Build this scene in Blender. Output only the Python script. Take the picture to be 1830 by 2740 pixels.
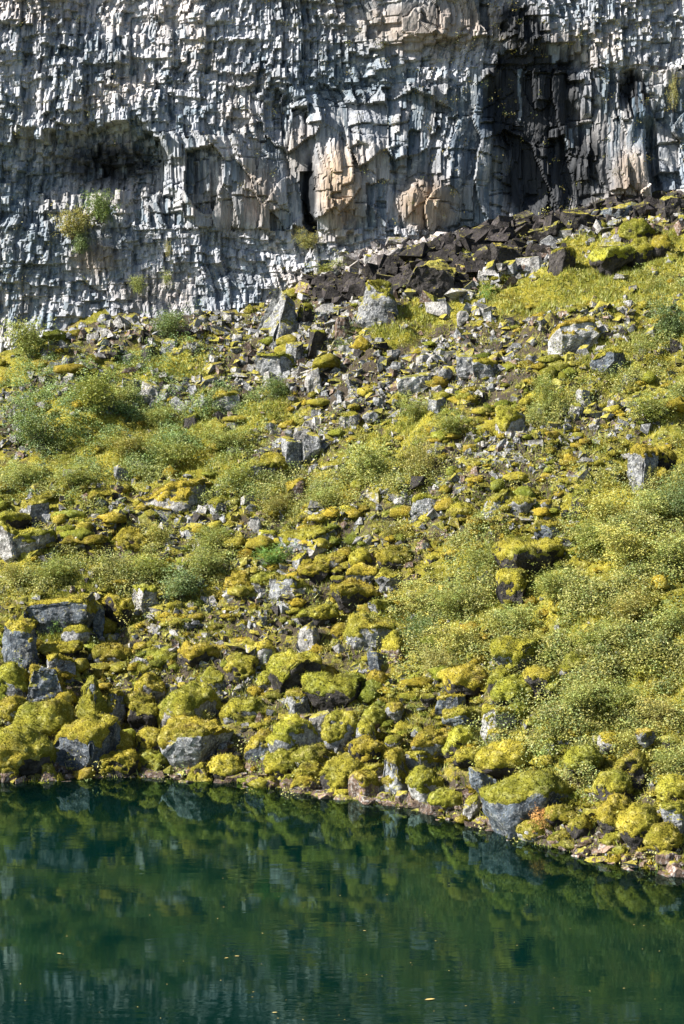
import bpy, math, random
import numpy as np
from mathutils import Vector

random.seed(7)
RS = np.random.RandomState
scene = bpy.context.scene
for o in list(bpy.data.objects):
    bpy.data.objects.remove(o)
COL = scene.collection

# ------------------------------------------------------------------ camera
# the photograph is 1830 x 2740; pixel focal length and horizon row follow from the pond's reflections
F, CX, CY, CAMZ = 5113.0, 915.0, 1370.0, 6.0
PITCH = math.atan(273.0 / F)
cam = bpy.data.cameras.new('camera')
cam.sensor_fit = 'VERTICAL'
cam.sensor_height = 36.0
cam.lens = 36.0 * F / 2740.0
cam.clip_start = 0.1
cam.clip_end = 2000
camo = bpy.data.objects.new('camera', cam)
camo.location = (0, 0, CAMZ)
camo.rotation_euler = (math.pi / 2 - PITCH, 0, 0)
COL.objects.link(camo)
scene.camera = camo

# ------------------------------------------------------------------ light
SUN_EL, SUN_FRONT = math.radians(39), math.radians(14)
sdir = Vector((-math.cos(SUN_EL) * math.cos(SUN_FRONT), -math.cos(SUN_EL) * math.sin(SUN_FRONT), math.sin(SUN_EL)))
world = bpy.data.worlds.new('World')
scene.world = world
world.use_nodes = True
wn = world.node_tree
bg = wn.nodes['Background']
sky = wn.nodes.new('ShaderNodeTexSky')
sky.sky_type = 'NISHITA'
sky.sun_disc = False
sky.sun_elevation = SUN_EL
sky.sun_rotation = math.atan2(sdir.x, sdir.y) % (2 * math.pi)
wn.links.new(sky.outputs[0], bg.inputs[0])
bg.inputs[1].default_value = 0.052
sun = bpy.data.lights.new('sun', 'SUN')
sun.energy = 5.0
sun.angle = math.radians(0.6)
sun.color = (1.0, 0.95, 0.86)
suno = bpy.data.objects.new('sun', sun)
suno.rotation_euler = (-sdir).to_track_quat('-Z', 'Y').to_euler()
suno.location = (-20, 0, 40)
COL.objects.link(suno)
vs = scene.view_settings
vs.view_transform = 'Standard'
vs.look = 'None'
vs.gamma = 1.0
vs.exposure = 1.62
vs.use_curve_mapping = False

# ------------------------------------------------------------------ helpers
CP, SP = math.cos(PITCH), math.sin(PITCH)

def ray(u, v):
    dx = (np.asarray(u, float) - CX) / F
    dy = (CY - np.asarray(v, float)) / F
    return dx, CP + dy * SP, -SP + dy * CP

def project(x, y, z):
    dz = z - CAMZ
    d = y * CP - dz * SP
    h = y * SP + dz * CP
    return CX + F * x / d, CY - F * h / d

def at_y(u, v, y):
    dx, dy, dz = ray(u, v)
    t = y / dy
    return dx * t, CAMZ + dz * t

def _hash(ix, iy, iz, seed):
    h = (ix.astype(np.int64) * 374761393 + iy.astype(np.int64) * 668265263 + iz.astype(np.int64) * 2147483647 + seed * 974711) & 0xffffffff
    h = ((h ^ (h >> 13)) * 1274126177) & 0xffffffff
    h = ((h ^ (h >> 16)) * 2246822519) & 0xffffffff
    h = h ^ (h >> 15)
    return (h & 0xffffff) / float(0xffffff)

def vnoise(x, y, z=None, seed=0):
    x = np.asarray(x, float); y = np.asarray(y, float)
    z = np.zeros_like(x) if z is None else np.asarray(z, float)
    ix, iy, iz = np.floor(x), np.floor(y), np.floor(z)
    fx, fy, fz = x - ix, y - iy, z - iz
    fx, fy, fz = [f * f * f * (f * (f * 6 - 15) + 10) for f in (fx, fy, fz)]
    r = 0
    for a in (0, 1):
        for b in (0, 1):
            for c in (0, 1):
                w = (fx if a else 1 - fx) * (fy if b else 1 - fy) * (fz if c else 1 - fz)
                r = r + w * _hash(ix + a, iy + b, iz + c, seed)
    return r * 2 - 1

def fbm(x, y, z=None, seed=0, octv=3):
    r, a, s = 0, 1.0, 1.0
    for k in range(octv):
        r = r + a * vnoise(np.asarray(x) * s, np.asarray(y) * s, None if z is None else np.asarray(z) * s, seed + k * 17)
        a *= 0.5; s *= 2.03
    return r

def sstep(a, b, x):
    t = np.clip((x - a) / (b - a), 0, 1)
    return t * t * (3 - 2 * t)

def mesh_from(name, V, Fc, mat, smooth=False, tone=None, quads=False):
    """numpy mesh: V (n,3), Fc (m,3) or (m,4), tone (n,4) point colour"""
    V = np.ascontiguousarray(V, np.float32); Fc = np.ascontiguousarray(Fc, np.int32)
    m, k = Fc.shape
    me = bpy.data.meshes.new(name)
    me.vertices.add(len(V)); me.vertices.foreach_set('co', V.ravel())
    me.loops.add(m * k); me.loops.foreach_set('vertex_index', Fc.ravel())
    me.polygons.add(m)
    me.polygons.foreach_set('loop_start', np.arange(0, m * k, k, dtype=np.int32))
    me.polygons.foreach_set('use_smooth', np.full(m, smooth, bool))
    if tone is not None:
        at = me.color_attributes.new('tone', 'FLOAT_COLOR', 'POINT')
        at.data.foreach_set('color', np.ascontiguousarray(tone, np.float32).ravel())
    me.update(calc_edges=True)
    me.validate()
    if mat is not None:
        me.materials.append(mat)
    return me

def link(name, me, parent=None, **props):
    o = bpy.data.objects.new(name, me)
    COL.objects.link(o)
    if parent is not None:
        o.parent = parent
    for k, v in props.items():
        o[k] = v
    return o

_ico = {}
def icosphere(sub):
    if sub in _ico:
        return _ico[sub]
    t = (1 + 5 ** .5) / 2
    V = [(-1, t, 0), (1, t, 0), (-1, -t, 0), (1, -t, 0), (0, -1, t), (0, 1, t), (0, -1, -t), (0, 1, -t), (t, 0, -1), (t, 0, 1), (-t, 0, -1), (-t, 0, 1)]
    Fc = [(0, 11, 5), (0, 5, 1), (0, 1, 7), (0, 7, 10), (0, 10, 11), (1, 5, 9), (5, 11, 4), (11, 10, 2), (10, 7, 6), (7, 1, 8),
          (3, 9, 4), (3, 4, 2), (3, 2, 6), (3, 6, 8), (3, 8, 9), (4, 9, 5), (2, 4, 11), (6, 2, 10), (8, 6, 7), (9, 8, 1)]
    V = [tuple(np.array(v) / np.linalg.norm(v)) for v in V]
    for _ in range(sub):
        cache = {}; nf = []
        def mid(a, b):
            k = (min(a, b), max(a, b))
            if k not in cache:
                p = (np.array(V[a]) + np.array(V[b])); p /= np.linalg.norm(p)
                V.append(tuple(p)); cache[k] = len(V) - 1
            return cache[k]
        for a, b, c in Fc:
            ab, bc, ca = mid(a, b), mid(b, c), mid(c, a)
            nf += [(a, ab, ca), (b, bc, ab), (c, ca, bc), (ab, bc, ca)]
        Fc = nf
    _ico[sub] = (np.array(V), np.array(Fc))
    return _ico[sub]

def vnormals(V, Fc):
    fn = np.cross(V[Fc[:, 1]] - V[Fc[:, 0]], V[Fc[:, 2]] - V[Fc[:, 0]])
    N = np.zeros_like(V)
    for k in range(3):
        np.add.at(N, Fc[:, k], fn)
    return N / (np.linalg.norm(N, axis=1, keepdims=True) + 1e-12)

def laplace(V, Fc, it, lam=0.5):
    E = np.vstack([Fc[:, [0, 1]], Fc[:, [1, 2]], Fc[:, [2, 0]]])
    deg = np.bincount(E.ravel(), minlength=len(V))[:, None].astype(float) + 1e-9
    for _ in range(it):
        S = np.zeros_like(V)
        np.add.at(S, E[:, 0], V[E[:, 1]]); np.add.at(S, E[:, 1], V[E[:, 0]])
        V = V * (1 - lam) + lam * S / deg
    return V

# ------------------------------------------------------------------ materials
def new_mat(name):
    m = bpy.data.materials.new(name); m.use_nodes = True
    nt = m.node_tree
    return m, nt, nt.nodes['Principled BSDF'], nt.nodes['Material Output']

class NB:
    def __init__(s, nt): s.nt = nt
    def n(s, t, **kw):
        x = s.nt.nodes.new(t)
        for k, v in kw.items(): setattr(x, k, v)
        return x
    def l(s, a, b): s.nt.links.new(a, b)
    def noise(s, vec, scale, detail=4, rough=0.6):
        x = s.n('ShaderNodeTexNoise'); x.inputs['Scale'].default_value = scale
        x.inputs['Detail'].default_value = detail; x.inputs['Roughness'].default_value = rough
        if vec is not None: s.l(vec, x.inputs['Vector'])
        return x.outputs['Fac']
    def ramp(s, fac, pts):
        x = s.n('ShaderNodeValToRGB')
        el = x.color_ramp.elements
        while len(el) < len(pts): el.new(0.5)
        for e, (p, c) in zip(el, pts):
            e.position = p; e.color = (c, c, c, 1) if np.isscalar(c) else tuple(c) + (1,)
        s.l(fac, x.inputs[0]); return x.outputs[0]
    def mix(s, fac, a, b, mode='MIX'):
        x = s.n('ShaderNodeMix', data_type='RGBA', blend_type=mode)
        for sock, v in ((x.inputs[0], fac), (x.inputs[6], a), (x.inputs[7], b)):
            if hasattr(v, 'links'): s.l(v, sock)
            elif np.isscalar(v): sock.default_value = v
            else: sock.default_value = tuple(v) + (1,)
        return x.outputs[2]
    def math(s, op, a, b=0.5):
        x = s.n('ShaderNodeMath', operation=op)
        for sock, v in zip(x.inputs, (a, b)):
            if hasattr(v, 'links'): s.l(v, sock)
            else: sock.default_value = v
        return x.outputs[0]
    def scalevec(s, vec, sc):
        x = s.n('ShaderNodeVectorMath', operation='MULTIPLY'); s.l(vec, x.inputs[0]); x.inputs[1].default_value = sc
        return x.outputs[0]
    def bump(s, h, strength, dist, nrm=None):
        x = s.n('ShaderNodeBump'); x.inputs['Strength'].default_value = strength; x.inputs['Distance'].default_value = dist
        s.l(h, x.inputs['Height'])
        if nrm is not None: s.l(nrm, x.inputs['Normal'])
        return x.outputs[0]

MOSS_Y, MOSS_G, MOSS_O, MOSS_P = (0.290, 0.250, 0.031), (0.130, 0.132, 0.017), (0.185, 0.137, 0.019), (0.47, 0.435, 0.16)

def moss_color(b, pos):
    n1 = b.noise(pos, 1.3, 3); n2 = b.noise(pos, 9.0, 5, 0.7); n3 = b.noise(pos, 40.0, 3, 0.8)
    c = b.mix(b.ramp(n1, [(0.36, 0.0), (0.62, 1.0)]), MOSS_G, MOSS_Y)
    c = b.mix(b.ramp(b.noise(pos, 1.1, 4), [(0.54, 0.0), (0.68, 0.65)]), c, MOSS_O)
    c = b.mix(b.ramp(n2, [(0.52, 0.0), (0.68, 0.7)]), c, MOSS_P)
    c = b.mix(1.0, c, b.ramp(n3, [(0.32, 0.45), (0.68, 1.45)]), 'MULTIPLY')
    c = b.mix(b.ramp(b.noise(pos, 3.3, 5, .65), [(0.57, 0.0), (0.68, 0.7)]), c, (0.085, 0.066, 0.024))
    return c, n2, n3

def make_moss(name='moss'):
    m, nt, p, out = new_mat(name); b = NB(nt)
    pos = b.n('ShaderNodeNewGeometry').outputs['Position']
    c, n2, n3 = moss_color(b, pos)
    at = b.n('ShaderNodeAttribute', attribute_name='tone')
    c = b.mix(1.0, c, at.outputs['Color'], 'MULTIPLY')
    b.l(c, p.inputs['Base Color'])
    p.inputs['Roughness'].default_value = 0.95
    p.inputs['Specular IOR Level'].default_value = 0.1
    h = b.math('ADD', b.math('MULTIPLY', n2, 1.0), b.math('MULTIPLY', n3, 0.5))
    b.l(b.bump(h, 1.0, 0.075), p.inputs['Normal'])
    return m

def make_rock(name='rock', lichen=0.55):
    m, nt, p, out = new_mat(name); b = NB(nt)
    geo = b.n('ShaderNodeNewGeometry'); pos = geo.outputs['Position']
    at = b.n('ShaderNodeAttribute', attribute_name='tone')
    n1 = b.noise(pos, 4.0, 6, 0.65); n2 = b.noise(pos, 17.0, 5, 0.7)
    c = b.mix(1.0, at.outputs['Color'], b.ramp(n1, [(0.36, 0.30), (0.50, .9), (0.64, 1.7)]), 'MULTIPLY')
    c = b.mix(b.math('MULTIPLY', b.ramp(n2, [(0.52, 0.0), (0.57, lichen)]), b.ramp(at.outputs['Color'], [(0.04, 0.0), (0.13, 1.0)])), c, (0.46, 0.46, 0.455))
    c = b.mix(b.ramp(b.noise(pos, 11.0, 3), [(0.60, 0.0), (0.70, 0.55)]), c, (0.13, 0.115, 0.03))
    c = b.mix(b.ramp(b.noise(pos, 30.0, 2), [(0.35, 0.7), (0.5, 0.0)]), c, b.mix(1.0, c, (0.35, 0.36, 0.4), 'MULTIPLY'))
    # moss sitting on the faces that look up
    nz = b.n('ShaderNodeSeparateXYZ'); b.l(geo.outputs['Normal'], nz.inputs[0])
    f = b.math('ADD', b.math('MULTIPLY', nz.outputs[2], 0.8), b.math('MULTIPLY', b.noise(pos, 10.0, 6, .7), 1.3))
    f = b.math('ADD', f, b.math('SUBTRACT', at.outputs['Alpha'], 1.45))
    mc, m2, m3 = moss_color(b, pos)
    mf = b.ramp(f, [(0.0, 0.0), (0.16, 1.0)])
    c = b.mix(mf, c, mc)
    b.l(c, p.inputs['Base Color'])
    p.inputs['Roughness'].default_value = 0.82
    p.inputs['Specular IOR Level'].default_value = 0.25
    h = b.math('ADD', n1, b.math('MULTIPLY', n2, 0.5))
    b.l(b.bump(h, 1.0, 0.10), p.inputs['Normal'])
    return m

def make_cliff(name='basalt'):
    m, nt, p, out = new_mat(name); b = NB(nt)
    geo = b.n('ShaderNodeNewGeometry'); pos = geo.outputs['Position']
    at = b.n('ShaderNodeAttribute', attribute_name='tone')
    st = b.noise(b.scalevec(pos, (6.0, 3.0, 0.55)), 2.2, 6, 0.7)
    st2 = b.noise(b.scalevec(pos, (9.0, 5.0, 1.2)), 3.0, 4, 0.7)
    n2 = b.noise(pos, 5.0, 6, 0.7)
    c = b.mix(1.0, at.outputs['Color'], b.ramp(st, [(0.28, 0.40), (0.5, 0.95), (0.72, 1.32)]), 'MULTIPLY')
    c = b.mix(b.math('MULTIPLY', b.ramp(st2, [(0.30, 0.9), (0.46, 0.0)]), 0.8), c, b.mix(1.0, c, (0.34, 0.42, 0.52), 'MULTIPLY'))
    c = b.mix(b.math('MULTIPLY', b.ramp(n2, [(0.54, 0.0), (0.66, 0.7)]), at.outputs['Alpha']), c, (0.46, 0.45, 0.44))
    c = b.mix(b.ramp(b.noise(pos, 1.6, 5, 0.7), [(0.66, 0.0), (0.75, 0.4)]), c, (0.24, 0.20, 0.12))
    b.l(c, p.inputs['Base Color'])
    p.inputs['Roughness'].default_value = 0.7
    p.inputs['Specular IOR Level'].default_value = 0.3
    h = b.math('ADD', st2, b.math('MULTIPLY', n2, 0.8))
    b.l(b.bump(h, 0.5, 0.04), p.inputs['Normal'])
    return m

def make_leaf(name='leaf'):
    m, nt, p, out = new_mat(name); b = NB(nt)
    at = b.n('ShaderNodeAttribute', attribute_name='tone')
    oi = b.n('ShaderNodeObjectInfo')
    c = b.mix(1.0, at.outputs['Color'], oi.outputs['Color'], 'MULTIPLY')
    d = b.n('ShaderNodeBsdfDiffuse'); t = b.n('ShaderNodeBsdfTranslucent'); g = b.n('ShaderNodeBsdfGlossy')
    g.inputs['Roughness'].default_value = 0.5
    b.l(c, d.inputs[0]); b.l(b.mix(1.0, c, (1.0, 1.0, 0.5), 'MULTIPLY'), t.inputs[0])
    m1 = b.n('ShaderNodeMixShader'); m1.inputs[0].default_value = 0.3
    b.l(d.outputs[0], m1.inputs[1]); b.l(t.outputs[0], m1.inputs[2])
    m2 = b.n('ShaderNodeMixShader'); m2.inputs[0].default_value = 0.03
    b.l(m1.outputs[0], m2.inputs[1]); b.l(g.outputs[0], m2.inputs[2])
    b.l(m2.outputs[0], out.inputs[0])
    return m

def make_ground():
    m, nt, p, out = new_mat('slope_ground'); b = NB(nt)
    geo = b.n('ShaderNodeNewGeometry'); pos = geo.outputs['Position']
    at = b.n('ShaderNodeAttribute', attribute_name='tone')
    mc, n2, n3 = moss_color(b, pos)
    soil = b.mix(b.noise(pos, 12, 5, 0.7), (0.03, 0.024, 0.016), (0.11, 0.09, 0.07))
    f = b.ramp(b.math('ADD', b.noise(pos, 3.5, 5, 0.7), b.math('SUBTRACT', at.outputs['Alpha'], 0.5)), [(0.40, 0.0), (0.56, 1.0)])
    c = b.mix(f, b.mix(1.0, soil, at.outputs['Color'], 'MULTIPLY'), mc)
    b.l(c, p.inputs['Base Color'])
    p.inputs['Roughness'].default_value = 0.95
    p.inputs['Specular IOR Level'].default_value = 0.1
    h = b.math('ADD', n2, b.math('MULTIPLY', n3, 0.6))
    b.l(b.bump(h, 1.0, 0.07), p.inputs['Normal'])
    return m

def make_water():
    m, nt, p, out = new_mat('pond_water'); b = NB(nt)
    nt.nodes.remove(p)
    geo = b.n('ShaderNodeNewGeometry'); pos = geo.outputs['Position']
    at = b.n('ShaderNodeAttribute', attribute_name='tone')      # alpha: how far one sees down (from real depth)
    w1 = b.noise(b.scalevec(pos, (0.9, 3.2, 1)), 1.6, 3, 0.55)
    w2 = b.noise(b.scalevec(pos, (0.35, 1.0, 1)), 0.5, 2, 0.5)
    h = b.math('MULTIPLY', w1, b.ramp(w2, [(0.40, 0.12), (0.66, 1.0)]))
    nrm = b.bump(h, 0.11, 0.02)
    body = b.n('ShaderNodeBsdfDiffuse')
    bc = b.mix(b.noise(b.scalevec(pos, (0.2, 0.25, 1)), 1.0, 3), (0.000, 0.0080, 0.0086), (0.001, 0.0092, 0.0048))
    b.l(bc, body.inputs[0])
    tr = b.n('ShaderNodeBsdfTransparent'); tr.inputs[0].default_value = (0.60, 0.68, 0.42, 1)
    mx = b.n('ShaderNodeMixShader'); b.l(at.outputs['Alpha'], mx.inputs[0])
    b.l(tr.outputs[0], mx.inputs[1]); b.l(body.outputs[0], mx.inputs[2])
    gl = b.n('ShaderNodeBsdfGlossy'); gl.inputs['Roughness'].default_value = 0.03
    gl.inputs['Color'].default_value = (0.50, 0.76, 0.70, 1)
    b.l(nrm, gl.inputs['Normal'])
    fr = b.n('ShaderNodeFresnel'); fr.inputs[0].default_value = 1.33; b.l(nrm, fr.inputs['Normal'])
    m2 = b.n('ShaderNodeMixShader'); b.l(fr.outputs[0], m2.inputs[0])
    b.l(mx.outputs[0], m2.inputs[1]); b.l(gl.outputs[0], m2.inputs[2])
    b.l(m2.outputs[0], out.inputs[0])
    return m

def make_plain(name, col, rough=0.8):
    m, nt, p, out = new_mat(name); b = NB(nt)
    pos = b.n('ShaderNodeNewGeometry').outputs['Position']
    b.l(b.mix(b.noise(pos, 20, 4), tuple(c * 0.6 for c in col), tuple(min(1, c * 1.4) for c in col)), p.inputs['Base Color'])
    p.inputs['Roughness'].default_value = rough
    return m

M_MOSS, M_ROCK, M_CLIFF, M_LEAF = make_moss(), make_rock(), make_cliff(), make_leaf()
M_GROUND, M_WATER = make_ground(), make_water()
M_STEM = make_plain('bark', (0.10, 0.075, 0.05))

# ------------------------------------------------------------------ terrain
SHORE = [(-900, 2095), (-300, 2092), (0, 2090), (130, 2084), (250, 2074), (450, 2076), (640, 2092), (800, 2116), (1000, 2142), (1150, 2170), (1300, 2216),
         (1400, 2246), (1500, 2272), (1600, 2296), (1700, 2318), (1830, 2346), (2200, 2420), (2700, 2500)]
BASE = [(-1800, 1010), (-400, 985), (0, 945), (130, 888), (250, 846), (500, 842), (700, 812), (780, 770), (860, 716), (1000, 655), (1230, 622), (1400, 596),
        (1600, 562), (1830, 508), (2200, 470), (3600, 430)]
YC = 47.5
su, sv = np.array(SHORE, float).T
dx, dy, dz = ray(su, sv); tt = -CAMZ / dz
SX, SY = dx * tt, dy * tt
o_ = np.argsort(SX); SX, SY = SX[o_], SY[o_]
bu, bv = np.array(BASE, float).T
BX, BZ = at_y(bu, bv, YC)

def ground(x, y, noise=True):
    x = np.asarray(x, float); y = np.asarray(y, float)
    ys = np.interp(x, SX, SY); zc = np.interp(x, BX, BZ)
    t = (y - ys) / (YC - ys)
    up = np.clip(t, 0, None)
    z = np.where(t >= 0, zc * (0.86 * up + 0.14 * up * up), np.maximum((y - ys) * 0.30 - .06 * np.clip(ys - y - 1.5, 0, None) ** 2, -3.2))
    if noise:
        a = sstep(-0.02, 0.10, t) * (1 - 0.6 * sstep(0.9, 1.0, t))
        z = z + a * (0.24 * fbm(x / 2.3, y / 2.3, seed=3, octv=2) + 0.15 * fbm(x / 0.62, y / 0.45, seed=9, octv=3))
        z = z + 0.03 * fbm(x / 0.25, y / 0.25, seed=5, octv=2)
    return z

def hit(u, v, noise=True):
    """where the ray through a pixel meets the slope (distance from the ground it touches)"""
    u = np.asarray(u, float); v = np.asarray(v, float)
    dx, dy, dz = ray(u, v)
    lo = np.full(np.broadcast(u, v).shape, 15.0); hi = np.full(lo.shape, 49.0)
    ts = np.linspace(20, 49, 60)
    found = np.zeros(lo.shape, bool)
    for a, c in zip(ts[:-1], ts[1:]):
        gz = ground(dx / dy * c, np.full(lo.shape, c), False)
        below = (CAMZ + dz / dy * c) < gz
        new = below & ~found
        lo = np.where(new, a, lo); hi = np.where(new, c, hi); found |= new
    for _ in range(22):
        mid = (lo + hi) / 2
        below = (CAMZ + dz / dy * mid) < ground(dx / dy * mid, mid, False)
        hi = np.where(below, mid, hi); lo = np.where(below, lo, mid)
    y = (lo + hi) / 2; x = dx / dy * y
    return x, y, ground(x, y, noise), found

def blobs(u, v, L, pw=1):
    r = np.zeros(np.broadcast(u, v).shape)
    for (a, b_, ru, rv, w) in L:
        r = np.maximum(r, w * np.exp(-(((u - a) / ru) ** 2 + ((v - b_) / rv) ** 2) ** pw))
    return r

# regions of the photograph, in its pixels
DARKBAND = [(900 + k * 85, 765 - k * 25, 75, 28, 1.0) for k in range(8)] + [(1560, 580, 90, 36, 1.0), (1690, 560, 80, 26, .9), (1800, 560, 60, 30, .8), (1150, 745, 110, 42, 1), (1350, 685, 90, 34, 1)]
PALESCREE = [(960, 690, 130, 40, 1.0), (1080, 655, 140, 26, 1.0), (1190, 640, 90, 20, .8)]
STONES = [(900, 1000, 330, 100, 1.0), (1220, 950, 190, 110, 1.0), (1330, 1260, 190, 130, .7), (800, 1190, 140, 60, .9), (640, 1000, 150, 80, .8), (470, 1050, 130, 50, .8),
          (300, 890, 130, 45, .9), (150, 1010, 110, 60, .7), (860, 880, 240, 60, .9), (230, 1410, 260, 70, .55), (720, 1500, 280, 170, .45), (1530, 900, 200, 80, .6), (1620, 1120, 150, 60, .55),
          (560, 860, 190, 26, .9), (30, 1130, 60, 70, .7), (500, 1800, 420, 200, .28), (1100, 1350, 160, 80, .5), (1350, 850, 250, 60, .45), (520, 1380, 70, 50, .6)] + DARKBAND + PALESCREE
LEAFY = [(1640, 1440, 230, 190, 1.0), (1500, 1640, 330, 170, 1.0), (1170, 1640, 130, 130, 1.0), (1000, 1270, 170, 90, 1.0), (420, 1580, 170, 80, .9), (120, 1540, 140, 60, .8),
         (250, 1100, 270, 90, .9), (470, 1230, 280, 90, .9), (120, 1330, 160, 70, .8), (640, 1350, 130, 60, .8), (1700, 1800, 200, 140, .9), (1470, 1080, 60, 80, .9), (1790, 850, 60, 90, 1.0),
         (1750, 1080, 110, 90, .8), (560, 1130, 200, 60, .9), (1800, 1300, 60, 120, .9), (1250, 1500, 110, 60, .8), (700, 1270, 70, 50, .8), (430, 980, 150, 50, .7), (80, 960, 80, 40, .8), (1560, 2000, 300, 90, .4), (800, 1330, 100, 60, .7)]
GRASSY = [(1350, 790, 230, 60, 1.0), (1600, 740, 260, 110, 1.0), (1060, 900, 90, 36, 1.0), (1160, 840, 120, 36, 1), (700, 1110, 130, 50, .9), (450, 1000, 160, 50, .8), (60, 1000, 80, 60, .8), (230, 850, 60, 22, 1),
          (1250, 690, 70, 25, .9), (1050, 715, 110, 20, .8), (400, 1200, 300, 120, .6), (1650, 950, 200, 120, .7), (1120, 1130, 90, 40, .9), (200, 1700, 120, 30, .8), (860, 770, 70, 26, .5), (1380, 660, 30, 20, .5)]

CUSH = [(850, 1520, 380, 230, 1.0), (350, 1830, 380, 220, .8), (900, 1880, 350, 210, .9), (1350, 1230, 260, 200, 1.0), (1600, 950, 260, 220, .8), (1250, 1900, 320, 220, .9), (1650, 2080, 260, 160, 1.0), (1000, 1000, 420, 180, .5), (200, 1430, 260, 130, .6), (1500, 760, 330, 100, .6), (200, 1000, 220, 130, .45)]

def terrain_axis(lo, hi, step, ends):
    c = np.arange(lo, hi + 1e-6, step)
    return np.concatenate([np.array(ends[0]), c, np.array(ends[1])])

gx = terrain_axis(-11, 11, 0.075, ([-90, -60, -40, -28, -22, -18, -15, -13, -12], [12, 13, 15, 18, 22, 28, 40, 60, 90]))
gy = terrain_axis(22.5, 48.6, 0.075, ([-40, -10, 5, 14, 17, 19.5, 21], [49.5, 52, 60, 90]))
X, Y = np.meshgrid(gx, gy)
Z = ground(X, Y)
Z = np.where(Y > 49, Z.min(axis=None) * 0 + np.interp(X, BX, BZ) * 1.0, Z)
U, Vv = project(X, np.maximum(Y, 1), Z)
nx, ny = len(gx), len(gy)
idx = np.arange(nx * ny).reshape(ny, nx)
quads = np.stack([idx[:-1, :-1], idx[:-1, 1:], idx[1:, 1:], idx[1:, :-1]], -1).reshape(-1, 4)
tone = np.ones((ny, nx, 4)); 
mossw = 0.52 + 0.34 * np.maximum(blobs(U, Vv, GRASSY), blobs(U, Vv, LEAFY)) - 0.12 * blobs(U, Vv, CUSH) - 0.30 * blobs(U, Vv, STONES) - 0.5 * blobs(U, Vv, PALESCREE) - 0.45 * blobs(U, Vv, DARKBAND)  # sparser moss among stones and cushions: dark soil also imitates shaded gaps
mossw = np.where(Z < 0.05, mossw - 0.6 * sstep(0.05, -0.25, Z), mossw) - .45 * sstep(.45, .1, Z)
tone[..., 3] = mossw
sc = blobs(U, Vv, PALESCREE)[..., None]
tone[..., :3] = 1 + sc * np.array([2.2, 1.9, 2.0])
terr = link('hillside', mesh_from('hillside', np.stack([X, Y, Z], -1).reshape(-1, 3), quads, M_GROUND, True, tone.reshape(-1, 4)), kind='structure')

# ------------------------------------------------------------------ water
wx = terrain_axis(-11, 11, 0.25, ([-90, -50, -25, -15], [15, 25, 50, 90]))
wy = terrain_axis(18, 34, 0.2, ([-40, -10, 5, 12, 15], [36]))
X, Y = np.meshgrid(wx, wy)
dep = -ground(X, Y, False)
idx = np.arange(len(wx) * len(wy)).reshape(len(wy), len(wx))
quads = np.stack([idx[:-1, :-1], idx[:-1, 1:], idx[1:, 1:], idx[1:, :-1]], -1).reshape(-1, 4)
tone = np.ones(X.shape + (4,))
tone[..., 3] = 1 - np.exp(-np.clip(dep, 0, 9) * 1.5)
link('pond_water', mesh_from('pond_water', np.stack([X, Y, X * 0], -1).reshape(-1, 3), quads, M_WATER, True, tone.reshape(-1, 4)), kind='structure')

# ------------------------------------------------------------------ cliff
def lip_v(u):
    return np.interp(u, [-200, 0, 90, 200, 300, 380, 430, 470], [355, 352, 345, 330, 322, 330, 372, 420])

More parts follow.
